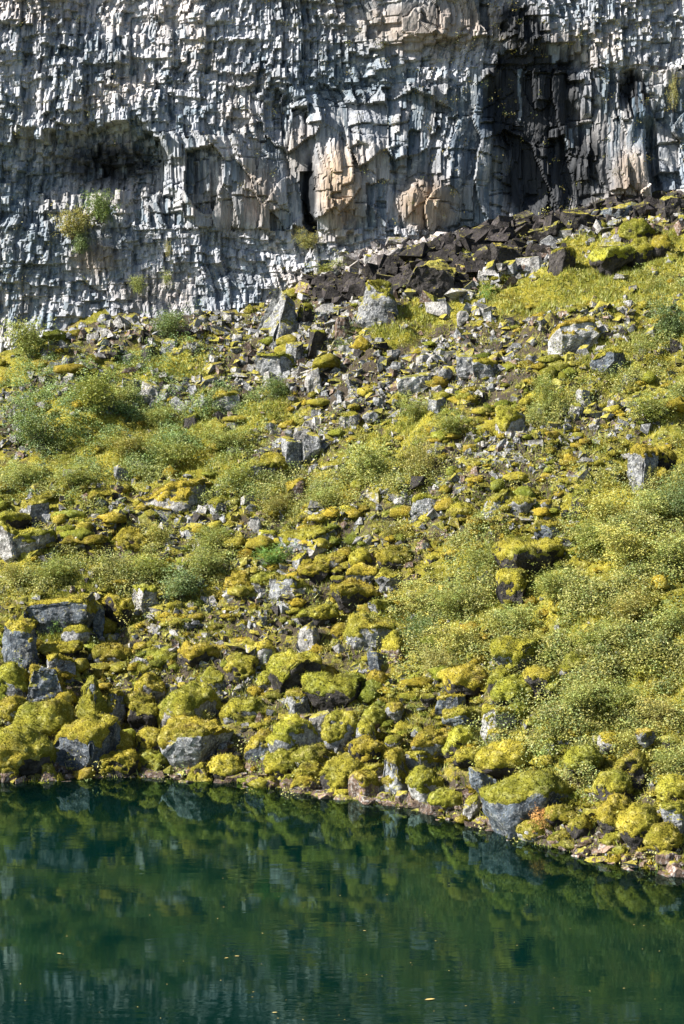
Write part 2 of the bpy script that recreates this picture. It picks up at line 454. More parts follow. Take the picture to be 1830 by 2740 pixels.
def macro(u, v):
    """how far the cliff face stands back (m), by photograph pixel on the cliff plane"""
    u = np.asarray(u, float); v = np.asarray(v, float)
    d = 0.15 * fbm(u / 330, v / 330, seed=31, octv=2) + 0.05 * fbm(u / 90, v / 140, seed=37, octv=2)
    # shallow cave under a lip, left
    lv = lip_v(u)
    side = sstep(-150, 150, u) * (1 - sstep(430, 470, u))
    d = d + side * (0.62 * sstep(lv - 6, lv + 26, v) * (1 - sstep(430, 640, v))
                    - 0.22 * sstep(-4, 6, v - (lv + 40)) * (1 - sstep(-6, 8, v - (lv + 64))) * sstep(60, 130, u) * (1 - sstep(370, 400, u)))
    d = d + 0.5 * np.exp(-((u - 300) / 42) ** 2 - ((v - 462) / 26) ** 2)
    # dark wet wall set back between buttresses, right
    d = d + 0.32 * sstep(1295, 1330, u + 18 * np.sin(v / 37)) * (1 - sstep(1535, 1572, u + 20 * np.sin(v / 31))) * sstep(85, 160, v) * (1 - 0.5 * sstep(480, 600, v))
    # cracks
    d = d + 0.34 * np.exp(-((u - 826 - (v - 500) * 0.04) / 9) ** 2) * sstep(380, 440, v) * (1 - sstep(610, 650, v))
    d = d + 0.5 * np.exp(-((u - 1748 - (v - 420) * 0.1) / 13) ** 2) * sstep(300, 360, v) * (1 - sstep(520, 560, v))
    d = d + 0.35 * np.exp(-((u - 1680) / 40) ** 2 - ((v - 235) / 50) ** 2)
    # ledges
    lv2 = np.interp(u, [700, 760, 900, 1010, 1100], [275, 268, 215, 190, 170])
    d = d + 0.14 * sstep(-3, 8, v - lv2) * sstep(690, 740, u) * (1 - sstep(1040, 1110, u)) * (1 - sstep(40, 150, v - lv2))
    lv3 = np.interp(u, [1000, 1100, 1250, 1400], [100, 110, 95, 60])
    d = d + 0.14 * sstep(-3, 8, v - lv3) * sstep(1010, 1060, u) * (1 - sstep(1330, 1400, u)) * (1 - sstep(30, 120, v - lv3))
    # wandering cracks and broken edges
    f1 = fbm(u / 210, v / 120, seed=141, octv=3); f2 = fbm(u / 120 + 7, v / 190, seed=147, octv=3)
    d = d + 0.10 * np.exp(-(f1 / .03) ** 2) + 0.06 * np.exp(-(f2 / .03) ** 2) + .08 * sstep(-.04, .04, f1)
    # bulging smooth buttresses
    for (a, c, ru, rv, w) in [(905, 520, 70, 120, .35), (1135, 555, 75, 75, .35), (1690, 470, 50, 80, .4), (700, 560, 60, 90, .2), (1240, 500, 60, 90, .2)]:
        d = d - w * np.exp(-(((u - a) / ru) ** 2 + ((v - c) / rv) ** 2) ** 2)
    # the foot runs out over the top of the slope
    d = d - 0.12 * sstep(90, 0, np.interp(u, bu, bv) - v)
    return d

TAN = [(905, 510, 70, 120, .95), (1135, 545, 80, 75, .9), (690, 520, 60, 100, .6), (1690, 470, 55, 85, .75), (800, 420, 50, 90, .5), (1150, 60, 200, 70, .55), (620, 560, 60, 80, .4), (250, 690, 70, 50, .6), (400, 770, 120, 50, .35)]
DARK = [(1430, 275, 132, 195, 1.0), (1450, 480, 105, 115, .95), (1560, 450, 70, 120, .75), (280, 430, 140, 58, .55), (1700, 240, 40, 60, .6), (1390, 60, 60, 60, .8), (826, 520, 20, 100, .8), (1150, 460, 40, 60, .2), (1400, 80, 70, 50, .7)]  # wet wall's own black, plus recess shade painted into cave and crack
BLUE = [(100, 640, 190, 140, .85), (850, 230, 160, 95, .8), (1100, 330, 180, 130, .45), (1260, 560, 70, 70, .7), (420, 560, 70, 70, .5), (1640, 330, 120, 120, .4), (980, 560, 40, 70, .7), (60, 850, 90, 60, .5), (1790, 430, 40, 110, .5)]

def cliff_tone(u, v, jit, jit2):
    light = np.array([0.325, 0.33, 0.362]); warm = np.array([0.375, 0.345, 0.338])
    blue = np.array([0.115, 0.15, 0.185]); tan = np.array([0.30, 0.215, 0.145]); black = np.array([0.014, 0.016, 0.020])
    n = fbm(u / 160, v / 110, seed=53, octv=2)
    c = light[None] * (1 - sstep(-.1, .6, n))[:, None] + warm[None] * sstep(-.1, .6, n)[:, None]
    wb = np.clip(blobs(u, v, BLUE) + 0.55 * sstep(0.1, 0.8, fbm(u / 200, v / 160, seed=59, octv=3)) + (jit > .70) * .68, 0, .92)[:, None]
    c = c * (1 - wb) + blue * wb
    wt = np.clip(blobs(u, v, TAN, 2), 0, 1)[:, None]; c = c * (1 - wt) + tan * wt
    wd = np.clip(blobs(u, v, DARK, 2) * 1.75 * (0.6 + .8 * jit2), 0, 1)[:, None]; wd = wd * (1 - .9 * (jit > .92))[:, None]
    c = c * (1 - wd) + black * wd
    return np.concatenate([c * (0.72 + 0.55 * jit2)[:, None], (1 - wd) * (1 - 0.6 * wt)], 1)

cliff = link('cliff', None, kind='structure')
CSTEP = 0.03
cx_ = np.arange(-11.4, 11.4, CSTEP); cz_ = np.arange(5.2, 17.2, CSTEP)
X, Zc = np.meshgrid(cx_, cz_)
U, Vv = project(X, YC, Zc)

def cells1(p, seed, jit=.8):
    """nearest cell of a jittered line of cells: id, offset from its centre"""
    i0 = np.floor(p); best = np.full(p.shape, 1e9); off = np.zeros_like(p); cid = np.zeros_like(p); z0 = np.zeros_like(p)
    for a in (-1, 0, 1):
        j = i0 + a
        f = j + .5 + jit * (_hash(j, z0, z0, seed) - .5)
        m = np.abs(p - f) < best
        best = np.where(m, np.abs(p - f), best); off = np.where(m, p - f, off); cid = np.where(m, j, cid)
    return cid, off

def crand(a, b_, k):
    return _hash(np.asarray(a, float), np.asarray(b_, float), np.zeros(np.shape(a)) + k, 7)

def jointed(sx, sz, seed, amp, facet, tz, tzb, wx, wz, stag):
    """upright prisms side by side, each broken across by joints: own depth, two facets, own tilt"""
    ci, ox = cells1((X + wx) / sx, seed)
    ri, oz = cells1((Zc + wz) / sz + stag * crand(ci, ci * 0, seed + 1), seed + 2)
    r = lambda k: crand(ci, ri, seed * 20 + k)
    d = amp * (r(1) - .5) * 2
    ridge = .26 + (r(2) - .5) * .45                       # where the front edge of the prism stands
    t = ox - ridge
    d = d + facet * sx * np.where(t < 0, -t * (.15 + r(3)), t * (.15 + r(4))) + facet * .5 * (r(6) - .5) * ox * sx
    d = d + (tz * (r(5) - .5) * 2 + tzb) * oz * sz
    return ci, ri, d, ox * sx, oz * sz

wx = 0.10 * fbm(X / 1.4, Zc / 1.1, seed=81, octv=2) + .012 * fbm(X / .3, Zc / .2, seed=82, octv=2)
wz = 0.12 * fbm(X / 1.8, Zc / .9, seed=83, octv=2) + .02 * fbm(X / .25, Zc / .25, seed=84, octv=2)
lean = 0.12 * (Zc - 11) * vnoise(X / 2.6, Zc / 9., seed=85)
# bedded, blocky rock
b1, q1, e1, _, _ = jointed(.9, .46, 1, .045, .20, .10, .08, wx, wz, .35)
b2, q2_, e2, bx_, bz_ = jointed(.20, .29, 2, .048, .62, .22, .13, wx + lean, wz, .9)
b3, q3, e3, _, _ = jointed(.085, .19, 3, .022, .70, .30, .12, wx + lean, wz, 3.)
# columnar rock
def facets(sx, sz, seed, amp, tx, tz, shear):
    """great broken faces with slanting, irregular outlines"""
    px = (X + wx * 1.2 + lean + shear * (Zc - 10)) / sx; pz = (Zc + wz + .25 * X * vnoise(X / 3., Zc / 3., seed=seed + 3)) / sz
    ix, iz = np.floor(px), np.floor(pz); z0 = np.zeros_like(ix)
    best = np.full(px.shape, 1e9); ox = z0.copy(); oz = z0.copy(); ca = z0.copy(); cb = z0.copy()
    for a in (-1, 0, 1):
        for c in (-1, 0, 1):
            jx, jz = ix + a, iz + c
            fx = jx + .5 + .9 * (_hash(jx, jz, z0, seed) - .5); fz = jz + .5 + .9 * (_hash(jx, jz, z0 + 1, seed) - .5)
            dd = np.abs(px - fx) ** 1.6 + np.abs(pz - fz) ** 1.6
            m = dd < best
            ox = np.where(m, px - fx, ox); oz = np.where(m, pz - fz, oz); ca = np.where(m, jx, ca); cb = np.where(m, jz, cb); best = np.where(m, dd, best)
    r = lambda k: crand(ca, cb, seed * 20 + k)
    d = amp * (r(1) - .5) * 2 + (tx * (r(2) - .5) * 2 + .10) * ox * sx + (tz * (r(3) - .5) * 2 + .06) * oz * sz + .5 * (r(4) - .4) * ox * ox * sx
    return ca, cb, d
c1, p1, g1 = facets(.72, 1.35, 4, .13, .42, .20, .10)
c2, p2, g2, cx__, cz__ = jointed(.30, 1.9, 5, .065, .70, .12, .08, wx * 1.1 + lean, wz * 2, 3.)
c3, p3, g3, _, _ = jointed(.085, 1.0, 6, .012, .6, .15, .05, wx + lean, wz * 2, 3.)
colz = np.where(U < 1250, sstep(600, 760, U) * sstep(205, 260, Vv), sstep(1200, 1260, U) * sstep(150, 210, Vv)) * (1 - sstep(585, 640, Vv))
colz = np.maximum(colz, sstep(370, 460, U) * sstep(325, 400, Vv) * (1 - sstep(580, 640, Vv)))
colz = np.maximum(colz, sstep(1040, 1100, U) * (1 - sstep(1290, 1330, U)) * (1 - sstep(70, 110, Vv)))
isc = (colz + .4 * (crand(b2, q2_, 9) - .5) + .1 * fbm(X / .5, Zc / .5, seed=87, octv=2)) > .5
sm = np.clip(blobs(U, Vv, TAN) * 1.1 + .9 * blobs(U, Vv, DARK[:3]), 0, 1)          # smoother slabs
sm = np.where(isc & (crand(c1, p1, 41) < .62), np.maximum(sm, .85), sm)                # some great columns are nearly whole
# the great shapes step from block to block
jb = 16 * (crand(b2, q2_, 31) - .5); jc = 22 * (crand(c2, p2, 32) - .5)
px_m = F / YC
mac = macro(U + np.where(isc, jc - .6 * cx__ * px_m, jb - .75 * bx_ * px_m), Vv + np.where(isc, jc * .8, jb * 1.1 + .85 * bz_ * px_m))
D = mac + np.where(isc, g1 * (1 - .15 * sm) + g2 * (1 - .72 * sm) + g3 * (1 - .6 * sm), e1 + e2 * (1 - .5 * sm) + e3 * (1 - .6 * sm))
D = D + .006 * fbm(X / .07, Zc / .10, seed=89, octv=2)
Yb = YC + D + 0.02 * (Zc - 10)
ca, cb = np.where(isc, c2, b2), np.where(isc, p2, q2_)
sa, sb = np.where(isc, c3, b3), np.where(isc, p3, q3)
cid = ((ca + 5000) * 20000 + (cb + 10000)).astype(np.int64) * 2 + isc
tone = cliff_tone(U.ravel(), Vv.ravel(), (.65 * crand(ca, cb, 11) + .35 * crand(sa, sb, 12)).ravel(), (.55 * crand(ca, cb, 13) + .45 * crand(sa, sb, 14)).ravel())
big_t = np.where(isc, .68 + .55 * crand(c1, p1, 43), .85 + .3 * crand(b1, q1, 44)).ravel()[:, None]
big_b = (np.where(isc, sstep(.5, 1., crand(c1, p1, 45)), 0).ravel() * (1 - np.clip(blobs(U, Vv, TAN, 2).ravel(), 0, 1)))[:, None]
tone[:, :3] = tone[:, :3] * big_t * (1 - big_b * np.array([.52, .42, .33]))
VV = np.stack([X, Yb, Zc], -1).reshape(-1, 3)
idx = np.arange(X.size).reshape(X.shape)
quads = np.stack([idx[:-1, :-1], idx[:-1, 1:], idx[1:, 1:], idx[1:, :-1]], -1).reshape(-1, 4)
fc = cid.ravel()[quads[:, 0]]
vis = (U.ravel()[quads[:, 0]] > -10) & (U.ravel()[quads[:, 0]] < 1840) & (Vv.ravel()[quads[:, 0]] > -10) & (Vv.ravel()[quads[:, 0]] < np.interp(U.ravel()[quads[:, 0]], bu, bv) - 15)
ids, cnt = np.unique(fc[vis], return_counts=True)
top = ids[np.argsort(-cnt)][:300]
srt = np.argsort(fc, kind='stable'); fs = fc[srt]
taken = np.zeros(len(fc), bool)
def piece(name, q, **kw):
    used, inv = np.unique(q.ravel(), return_inverse=True)
    return link(name, mesh_from(name, VV[used], inv.reshape(-1, 4), M_CLIFF, False, tone[used]), cliff, **kw)
for c in top:
    a_, z_ = np.searchsorted(fs, c), np.searchsorted(fs, c, 'right')
    sel = srt[a_:z_]; taken[sel] = True
    piece('basalt_column' if c % 2 else 'rock_block', quads[sel])
piece('small_rock_blocks', quads[~taken], kind='stuff')
# the cliff goes on out of frame: coarser rock to the sides and above
cx2 = np.concatenate([[-90, -60, -40, -25], np.arange(-16, 16.1, .4), [25, 40, 60, 90]]); cz2 = np.concatenate([[1.0], np.arange(4, 26, .4)])
X2, Z2 = np.meshgrid(cx2, cz2); U2, V2 = project(X2, YC, Z2)
inside = (np.abs(X2) < 11.2) & (Z2 > 5.4) & (Z2 < 17.0)
Y2 = YC + .02 * (Z2 - 10) + macro(np.clip(U2, -500, 2400), V2) + .25 * fbm(X2 / .9, Z2 / .7, seed=91, octv=2) + np.where(inside, 1.6, 0.12)
idx = np.arange(X2.size).reshape(X2.shape)
q2 = np.stack([idx[:-1, :-1], idx[:-1, 1:], idx[1:, 1:], idx[1:, :-1]], -1).reshape(-1, 4)
rs = RS(5)
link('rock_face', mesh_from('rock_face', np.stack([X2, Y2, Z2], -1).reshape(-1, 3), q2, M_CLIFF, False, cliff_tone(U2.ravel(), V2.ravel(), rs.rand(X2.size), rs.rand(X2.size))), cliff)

# ------------------------------------------------------------------ boulders
TONES = {'grey': (0.155, 0.16, 0.17), 'pale': (0.25, 0.24, 0.232), 'blue': (0.080, 0.096, 0.118), 'dark': (0.036, 0.032, 0.031), 'brown': (0.15, 0.10, 0.075), 'wet': (0.125, 0.082, 0.062), 'white': (0.36, 0.355, 0.345)}

def rock_shape(rs, sub, shape):
    V, Fc = icosphere(sub); V = V.copy()
    def cut(nv, d):
        nonlocal V
        nv = np.asarray(nv, float); nv = nv / np.linalg.norm(nv)
        s = V @ nv - d
        V = V - np.outer(np.clip(s, 0, None), nv)
    if shape in 'bcspw':
        yaw = rs.uniform(0, 1.57)
        for a in range(4):
            th = yaw + a * 1.571 + rs.uniform(-.25, .25)
            cut((math.cos(th), math.sin(th), rs.uniform(-.15, .3)), rs.uniform(.50, .66))
        cut((rs.uniform(-.3, .3), rs.uniform(-.3, .3), 1), rs.uniform(.5, .65))
        for a in range(9):
            n = rs.normal(size=3); cut(n, rs.uniform(.55, .78))
    elif shape == 'q':
        for nv, dd in (((-.80, -.42, .42), .30), ((.55, -.75, .22), .36), ((.1, .9, .35), .42), ((.95, .1, .12), .40), ((.55, -.1, .85), .52), ((-.2, -.1, 1), .86)): cut(nv, dd)
    elif shape == 'r':
        for a in range(12):
            n = rs.normal(size=3); cut(n, rs.uniform(.66, .88))
    else:
        for a in range(5):
            n = rs.normal(size=3); cut(n, rs.uniform(.78, .93))
    z = V[:, 2]; t = (z - z.min()) / (z.max() - z.min())
    if shape == 's': k = 0.62 + 0.38 * sstep(0.25, 0.7, t)
    elif shape == 'p': k = 1.05 - 0.72 * t
    elif shape == 'q': k = 1.05 - 0.42 * t
    elif shape == 'c': k = 1.0 - 0.15 * t
    else: k = 1.0 - 0.05 * t
    V[:, 0] *= k; V[:, 1] *= k
    if shape == 'w': V[:, 2] += 0.4 * V[:, 0] * (1 if rs.rand() < .6 else -1)
    mn, mx = V.min(0), V.max(0)
    return (V - (mn + mx) / 2) / (mx - mn), Fc

def make_boulder_meshes(seed, W, Dp, H, shape, moss, tone, sub, fuzz=True):
    rs = RS(seed)
    V, Fc = rock_shape(rs, sub, shape)
    V = V * np.array([W, Dp, H])
    sz = (W * Dp * H) ** (1 / 3)
    o = rs.uniform(0, 50, 3)
    N = vnormals(V, Fc)
    q = V / sz * 2.2 + o
    V = V + N * (sz * (0.060 * fbm(q[:, 0], q[:, 1], q[:, 2], seed, 2) + 0.024 * fbm(q[:, 0] * 4, q[:, 1] * 4, q[:, 2] * 4, seed + 5, 2)))[:, None]
    t = np.tile(np.array(TONES[tone] + (0.35 + 0.35 * moss,)), (len(V), 1))
    t[:, :3] *= (0.85 + 0.3 * rs.rand())
    rock = mesh_from('rock', V, Fc, M_ROCK, shape in 'rd', t)
    if moss < 0.12:
        return rock, None
    Vs = laplace(V, Fc, 2); N = vnormals(Vs, Fc)
    nn = fbm(q[:, 0] * 1.3, q[:, 1] * 1.3, q[:, 2] * 1.3, seed + 9, 2)
    thr = 0.95 - 1.28 * moss
    zr = (V[:, 2] / H) * 0.5
    n5 = fbm(q[:, 0] * 5, q[:, 1] * 5, q[:, 2] * 5, seed + 31, 2)
    w = sstep(thr - 0.06, thr + 0.20, N[:, 2] + 0.34 * nn + .26 * n5 + zr)
    thick = np.clip(0.09 * sz, 0.016, 0.06) * (0.75 + 0.5 * fbm(q[:, 0] * 2.2, q[:, 1] * 2.2, q[:, 2] * 2.2, seed + 13, 2))
    lump = 0.034 * np.clip(sz, .3, 1) * fbm(V[:, 0] / .15 + o[0], V[:, 1] / .15, V[:, 2] / .15, seed + 21, 2)
    dirn = N * 0.75 + np.array([0, 0, 0.35])
    C = Vs + dirn * ((np.clip(thick, 0.012, None) + lump) * w - 0.02 * (1 - sstep(0, .12, w)))[:, None]
    keep = (w[Fc].max(1) > 0.03)
    Fk = Fc[keep]
    lab = np.arange(len(V)); 
    for _ in range(400):
        m_ = lab[Fk].min(1); l2 = lab.copy()
        for q_ in range(3): np.minimum.at(l2, Fk[:, q_], m_)
        if (l2 == lab).all(): break
        lab = l2
    if len(Fk):
        fl_ = lab[Fk[:, 0]]; un, cn = np.unique(fl_, return_counts=True)
        Fk = Fk[fl_ == un[cn.argmax()]]
    else:
        return rock, None
    used = np.unique(Fk); remap = -np.ones(len(V), int); remap[used] = np.arange(len(used))
    C = C[used]; Fk = remap[Fk]; wk = w[used]
    tn = np.ones((len(C), 4)); tn[:, :3] *= (0.75 + 0.35 * wk)[:, None] ** 0.5
    tint = np.array([1 + rs.uniform(-.10, .10), 1 + rs.uniform(-.05, .05), 1.0]) * rs.uniform(.85, 1.15)
    tn[:, :3] *= tint
    if fuzz and len(Fk):
        A = C[Fk[:, 0]]; B = C[Fk[:, 1]]; D_ = C[Fk[:, 2]]
        fn = np.cross(B - A, D_ - A); ar = np.linalg.norm(fn, axis=1); fn /= (ar[:, None] + 1e-12)
        m = int(min(2400, ar.sum() / 2 / 0.0010))
        if m > 3:
            pk = rs.choice(len(Fk), m, p=ar / ar.sum())
            r1, r2 = rs.rand(m, 1), rs.rand(m, 1); fl = (r1 + r2) > 1; r1[fl] = 1 - r1[fl]; r2[fl] = 1 - r2[fl]
            P = A[pk] + (B[pk] - A[pk]) * r1 + (D_[pk] - A[pk]) * r2
            L = rs.uniform(.012, .032, (m, 1))
            tip = P + (fn[pk] * .8 + np.array([0, 0, .5]) + rs.normal(size=(m, 3)) * .45) * L
            sd = rs.normal(size=(m, 3)); sd /= np.linalg.norm(sd, axis=1, keepdims=True); sd *= rs.uniform(.005, .011, (m, 1))
            n0 = len(C)
            C = np.vstack([C, P - sd, P + sd, tip])
            ii = np.arange(m)
            Fk = np.vstack([Fk, np.stack([n0 + ii, n0 + m + ii, n0 + 2 * m + ii], -1)])
            ft = np.ones((m, 4)); ft[:, :3] = tint * rs.uniform(.75, 1.45, (m, 1))
            tn = np.vstack([tn, ft, ft, ft])
    return rock, mesh_from('moss_cap', C, Fk, M_MOSS, True, tn)

# u0 v0 u1 v1 (photograph pixels), shape, moss cover, rock tone, label
HEROES = []
def H_(*a): HEROES.append(a)
# --- by the water, left
H_(119, 1934, 306, 2066, 'b', .34, 'blue', 'large blue-grey boulder at the left waterline with a bare lichen-speckled face')
H_(-70, 1958, 116, 2084, 'd', .95, 'dark', 'broad bright moss mound rising from the water at the left edge')
H_(103, 2049, 168, 2098, 'p', .30, 'wet', 'brown triangular stone with a mossy tip in front of the moss mound')
H_(-4, 2056, 42, 2100, 'b', .4, 'wet', 'small brown stone with a moss pad at the far left waterline')
H_(264, 2020, 367, 2084, 'b', .62, 'dark', 'low dark block with a grassy moss top beside the large blue-grey boulder')
H_(436, 1936, 612, 2068, 's', .50, 'grey', 'large boulder with a sloping moss shelf above a lichen-white face')
H_(420, 1838, 572, 1964, 'r', .66, 'pale', 'tall boulder draped in moss with pale rock showing low on its front')
H_(348, 1890, 428, 1964, 's', .46, 'dark', 'dark-faced boulder under a mossy brow beside the tall draped boulder')
H_(360, 1956, 440, 2020, 'b', .55, 'dark', 'dark block with moss lid directly under the dark-faced boulder')
H_(205, 1816, 290, 1938, 'p', .62, 'blue', 'peaked moss boulder with a blue triangular face')
H_(42, 1882, 190, 1984, 'd', .80, 'dark', 'double-humped moss boulder just above the large blue-grey boulder')
H_(-10, 1872, 72, 1942, 'd', .85, 'grey', 'pale moss hump at the left edge above the bright mound')
H_(61, 1786, 174, 1886, 'b', .48, 'blue', 'mottled dark boulder with moss fringe below the flat grey stone')
H_(-20, 1788, 72, 1884, 'd', .85, 'grey', 'sunlit moss shoulder left of the mottled dark boulder')
H_(145, 1850, 197, 1898, 'd', .92, 'dark', 'small round moss ball below the mottled dark boulder')
H_(8, 1670, 93, 1790, 'c', .28, 'blue', 'tall blue-black block with white lichen spots near the left edge')
H_(126, 1758, 198, 1820, 'b', .12, 'grey', 'bare flat-topped grey stone right of the tall blue-black block')
H_(98, 1726, 208, 1768, 's', .8, 'dark', 'long thin moss slab behind the bare flat-topped grey stone')
H_(73, 1600, 246, 1704, 's', .52, 'blue', 'wide boulder with mossy roof over a dark hollow on the left')
H_(245, 1610, 278, 1688, 'c', .0, 'blue', 'thin grey slab leaning upright in the dark hollow')
H_(276, 1598, 347, 1690, 's', .62, 'dark', 'dark mossy boulder right of the leaning slab')
H_(350, 1568, 418, 1655, 'b', .24, 'pale', 'pale-faced block wearing an orange-brown moss cap')
H_(168, 1675, 235, 1718, 'r', .42, 'grey', 'half-round stone lying in front of the dark hollow')
H_(406, 1660, 456, 1706, 'r', .12, 'pale', 'pale rounded stone among leaves below the orange-capped block')
H_(249, 1728, 346, 1780, 'd', .85, 'grey', 'smooth oval moss lump in front of the mossy shelf')
H_(383, 1736, 492, 1792, 'r', .66, 'grey', 'mossy hump with one grey patch right of the oval lump')
H_(478, 1732, 602, 1816, 's', .66, 'dark', 'wide moss-topped boulder with black underside left of centre')
H_(528, 1800, 600, 1886, 'r', .30, 'grey', 'lichen-grey rounded boulder right of the tall draped boulder')
H_(352, 1782, 408, 1828, 'r', .5, 'grey', 'small moss-rimmed stone behind the tall draped boulder')
H_(360, 1812, 434, 1870, 'r', .52, 'pale', 'pale moss-rimmed boulder touching the tall draped one')
H_(329, 1858, 404, 1908, 'd', .9, 'dark', 'ochre moss cushion left of the tall draped boulder')
H_(283, 1850, 330, 1925, 'r', .5, 'grey', 'narrow mottled boulder right of the peaked moss boulder')
H_(295, 1962, 352, 2025, 'd', .8, 'grey', 'mossy block leaning on the large blue-grey boulder')
H_(372, 2016, 446, 2066, 'r', .7, 'dark', 'lumpy moss stone left of the sloping-shelf boulder')
H_(486, 2052, 565, 2102, 'p', .55, 'wet', 'moss-topped stone standing in the water below the shelf boulder')
H_(465, 2086, 516, 2116, 'b', .0, 'wet', 'flat brown stone lying in the water at the moss-topped stone')
H_(560, 2028, 642, 2086, 'd', .85, 'dark', 'shaded green moss block right of the shelf boulder at the water')
# --- left middle
H_(600, 1532, 678, 1592, 'd', .95, 'grey', 'yellow moss mound above the pale moss heads, left of the lichen boulder')
H_(677, 1534, 755, 1574, 'd', .8, 'grey', 'pale flattened moss cap left of the broad lichen boulder')
H_(715, 1548, 838, 1622, 'b', .40, 'grey', 'broad lichen-spotted boulder near the middle of the slope')
H_(895, 1566, 1008, 1634, 's', .78, 'dark', 'layered moss boulder right of the broad lichen-spotted boulder')
H_(1006, 1530, 1076, 1576, 's', .5, 'grey', 'grey stone with a thin moss lid above the layered moss boulder')
H_(925, 1650, 1048, 1752, 'w', .60, 'grey', 'large mossy wedge with a sharp rim, centre of the slope')
H_(795, 1662, 862, 1748, 'p', .10, 'pale', 'pointed bare grey stone left of the large mossy wedge')
H_(800, 1626, 902, 1698, 's', .78, 'dark', 'stacked moss ledges above the pointed grey stone')
H_(1021, 1704, 1095, 1778, 'r', .62, 'brown', 'brownish moss-topped boulder below the sharp-rimmed wedge')
H_(715, 1766, 852, 1884, 's', .56, 'dark', 'big moss-roofed slab over a black hollow, centre left')
H_(747, 1842, 785, 1890, 'r', .05, 'pale', 'white rounded stone inside the black hollow')
H_(764, 1850, 828, 1926, 'b', .42, 'grey', 'speckled boulder under the right end of the moss-roofed slab')
H_(815, 1818, 982, 1916, 's', .40, 'dark', 'flat table-like boulder with moss fringe and black shaded front')
H_(675, 1720, 737, 1780, 'r', .62, 'pale', 'pale moss head left of the pointed grey stone')
H_(604, 1762, 682, 1834, 'r', .6, 'dark', 'dark moss boulder left of the moss-roofed slab')
H_(983, 1742, 1028, 1810, 'w', .10, 'blue', 'dark steep slab between the moss wedge and the table boulder')
H_(690, 1682, 736, 1722, 'r', .15, 'grey', 'small angular grey stone above the pale moss head')
H_(800, 1516, 874, 1560, 's', .8, 'dark', 'flat moss pad stone above the broad lichen boulder')
H_(933, 1520, 1015, 1564, 's', .78, 'grey', 'long moss-lidded stone above the layered moss boulder')
H_(986, 1608, 1054, 1652, 's', .66, 'grey', 'low moss-capped stone right of the stacked ledges')
H_(891, 1672, 942, 1710, 'd', .85, 'dark', 'small bright moss tongue left of the sharp-rimmed wedge')
H_(822, 1788, 885, 1840, 'd', .8, 'dark', 'moss hump between the moss-roofed slab and table boulder')
H_(983, 1796, 1032, 1850, 'd', .9, 'dark', 'round green moss hump at the right end of the table boulder')
H_(600, 1880, 716, 1950, 'd', .8, 'grey', 'wide moss step left of the speckled boulder')
H_(690, 1800, 730, 1845, 'd', .85, 'grey', 'small moss knob at the left end of the moss-roofed slab')
# --- centre waterline
H_(726, 1924, 854, 2022, 'r', .46, 'grey', 'large round mottled boulder above the centre waterline')
H_(657, 1962, 732, 2038, 'r', .48, 'blue', 'dark round boulder with moss crown left of the mottled one')
H_(711, 2016, 793, 2076, 'd', .95, 'dark', 'saturated yellow-green moss dome at the centre waterline')
H_(787, 2004, 877, 2058, 'd', .85, 'pale', 'pale frosted moss dome behind the centre waterline')
H_(830, 1904, 882, 1980, 'w', .05, 'pale', 'smooth bare grey wedge right of the mottled boulder')
H_(872, 1908, 958, 1992, 'r', .7, 'grey', 'moss-plastered boulder right of the bare grey wedge')
H_(952, 1928, 1007, 1988, 'r', .5, 'grey', 'small speckled round boulder right of the moss-plastered one')
H_(975, 1892, 1027, 1946, 'd', 1.0, 'brown', 'orange-brown moss ball below the table boulder')
H_(937, 1982, 1027, 2054, 'r', .66, 'dark', 'mossy boulder left of the tall upright mossy one')
H_(1021, 2012, 1092, 2122, 'c', .55, 'grey', 'tall upright mossy boulder at the centre waterline')
H_(937, 2070, 1015, 2144, 'c', .45, 'brown', 'round-headed brown stone standing in the shallows at centre')
H_(856, 2028, 958, 2114, 'r', .75, 'dark', 'big mossy boulder left of the round-headed stone')
H_(784, 2047, 858, 2100, 'b', .78, 'dark', 'squat moss block left of the big waterline mossy boulder')
H_(948, 2050, 1023, 2084, 's', .75, 'pale', 'pale moss ledge above the round-headed brown stone')
H_(1097, 2058, 1176, 2142, 'r', .62, 'pale', 'mossy boulder with a pale left side right of the tall upright')
H_(1086, 2016, 1168, 2068, 's', .62, 'grey', 'moss-browed stone above the pale-sided boulder')
H_(1109, 1962, 1217, 2038, 's', .7, 'grey', 'broad mossy ledge boulder above the moss-browed stone')
H_(1150, 2118, 1234, 2174, 'd', .75, 'wet', 'bright moss dome with brown foot in the shallows')
for k, (a, b_, c, d, mo) in enumerate([(654, 2074, 704, 2101, .0), (705, 2078, 750, 2108, .2), (753, 2074, 793, 2112, .2), (780, 2082, 854, 2128, .5), (833, 2120, 870, 2143, 0), (895, 2124, 946, 2154, 0), (1006, 2116, 1054, 2143, 0),
                                       (1017, 2136, 1057, 2154, 0), (1059, 2112, 1096, 2147, 0), (868, 2108, 905, 2136, 0)]):
    H_(a, b_ + 4, c, d, 'r', mo, 'wet', 'brown waterline stone, %s from the left in the centre row' % ['first', 'second', 'third', 'fourth', 'fifth', 'seventh', 'eighth', 'ninth', 'tenth', 'sixth'][k])
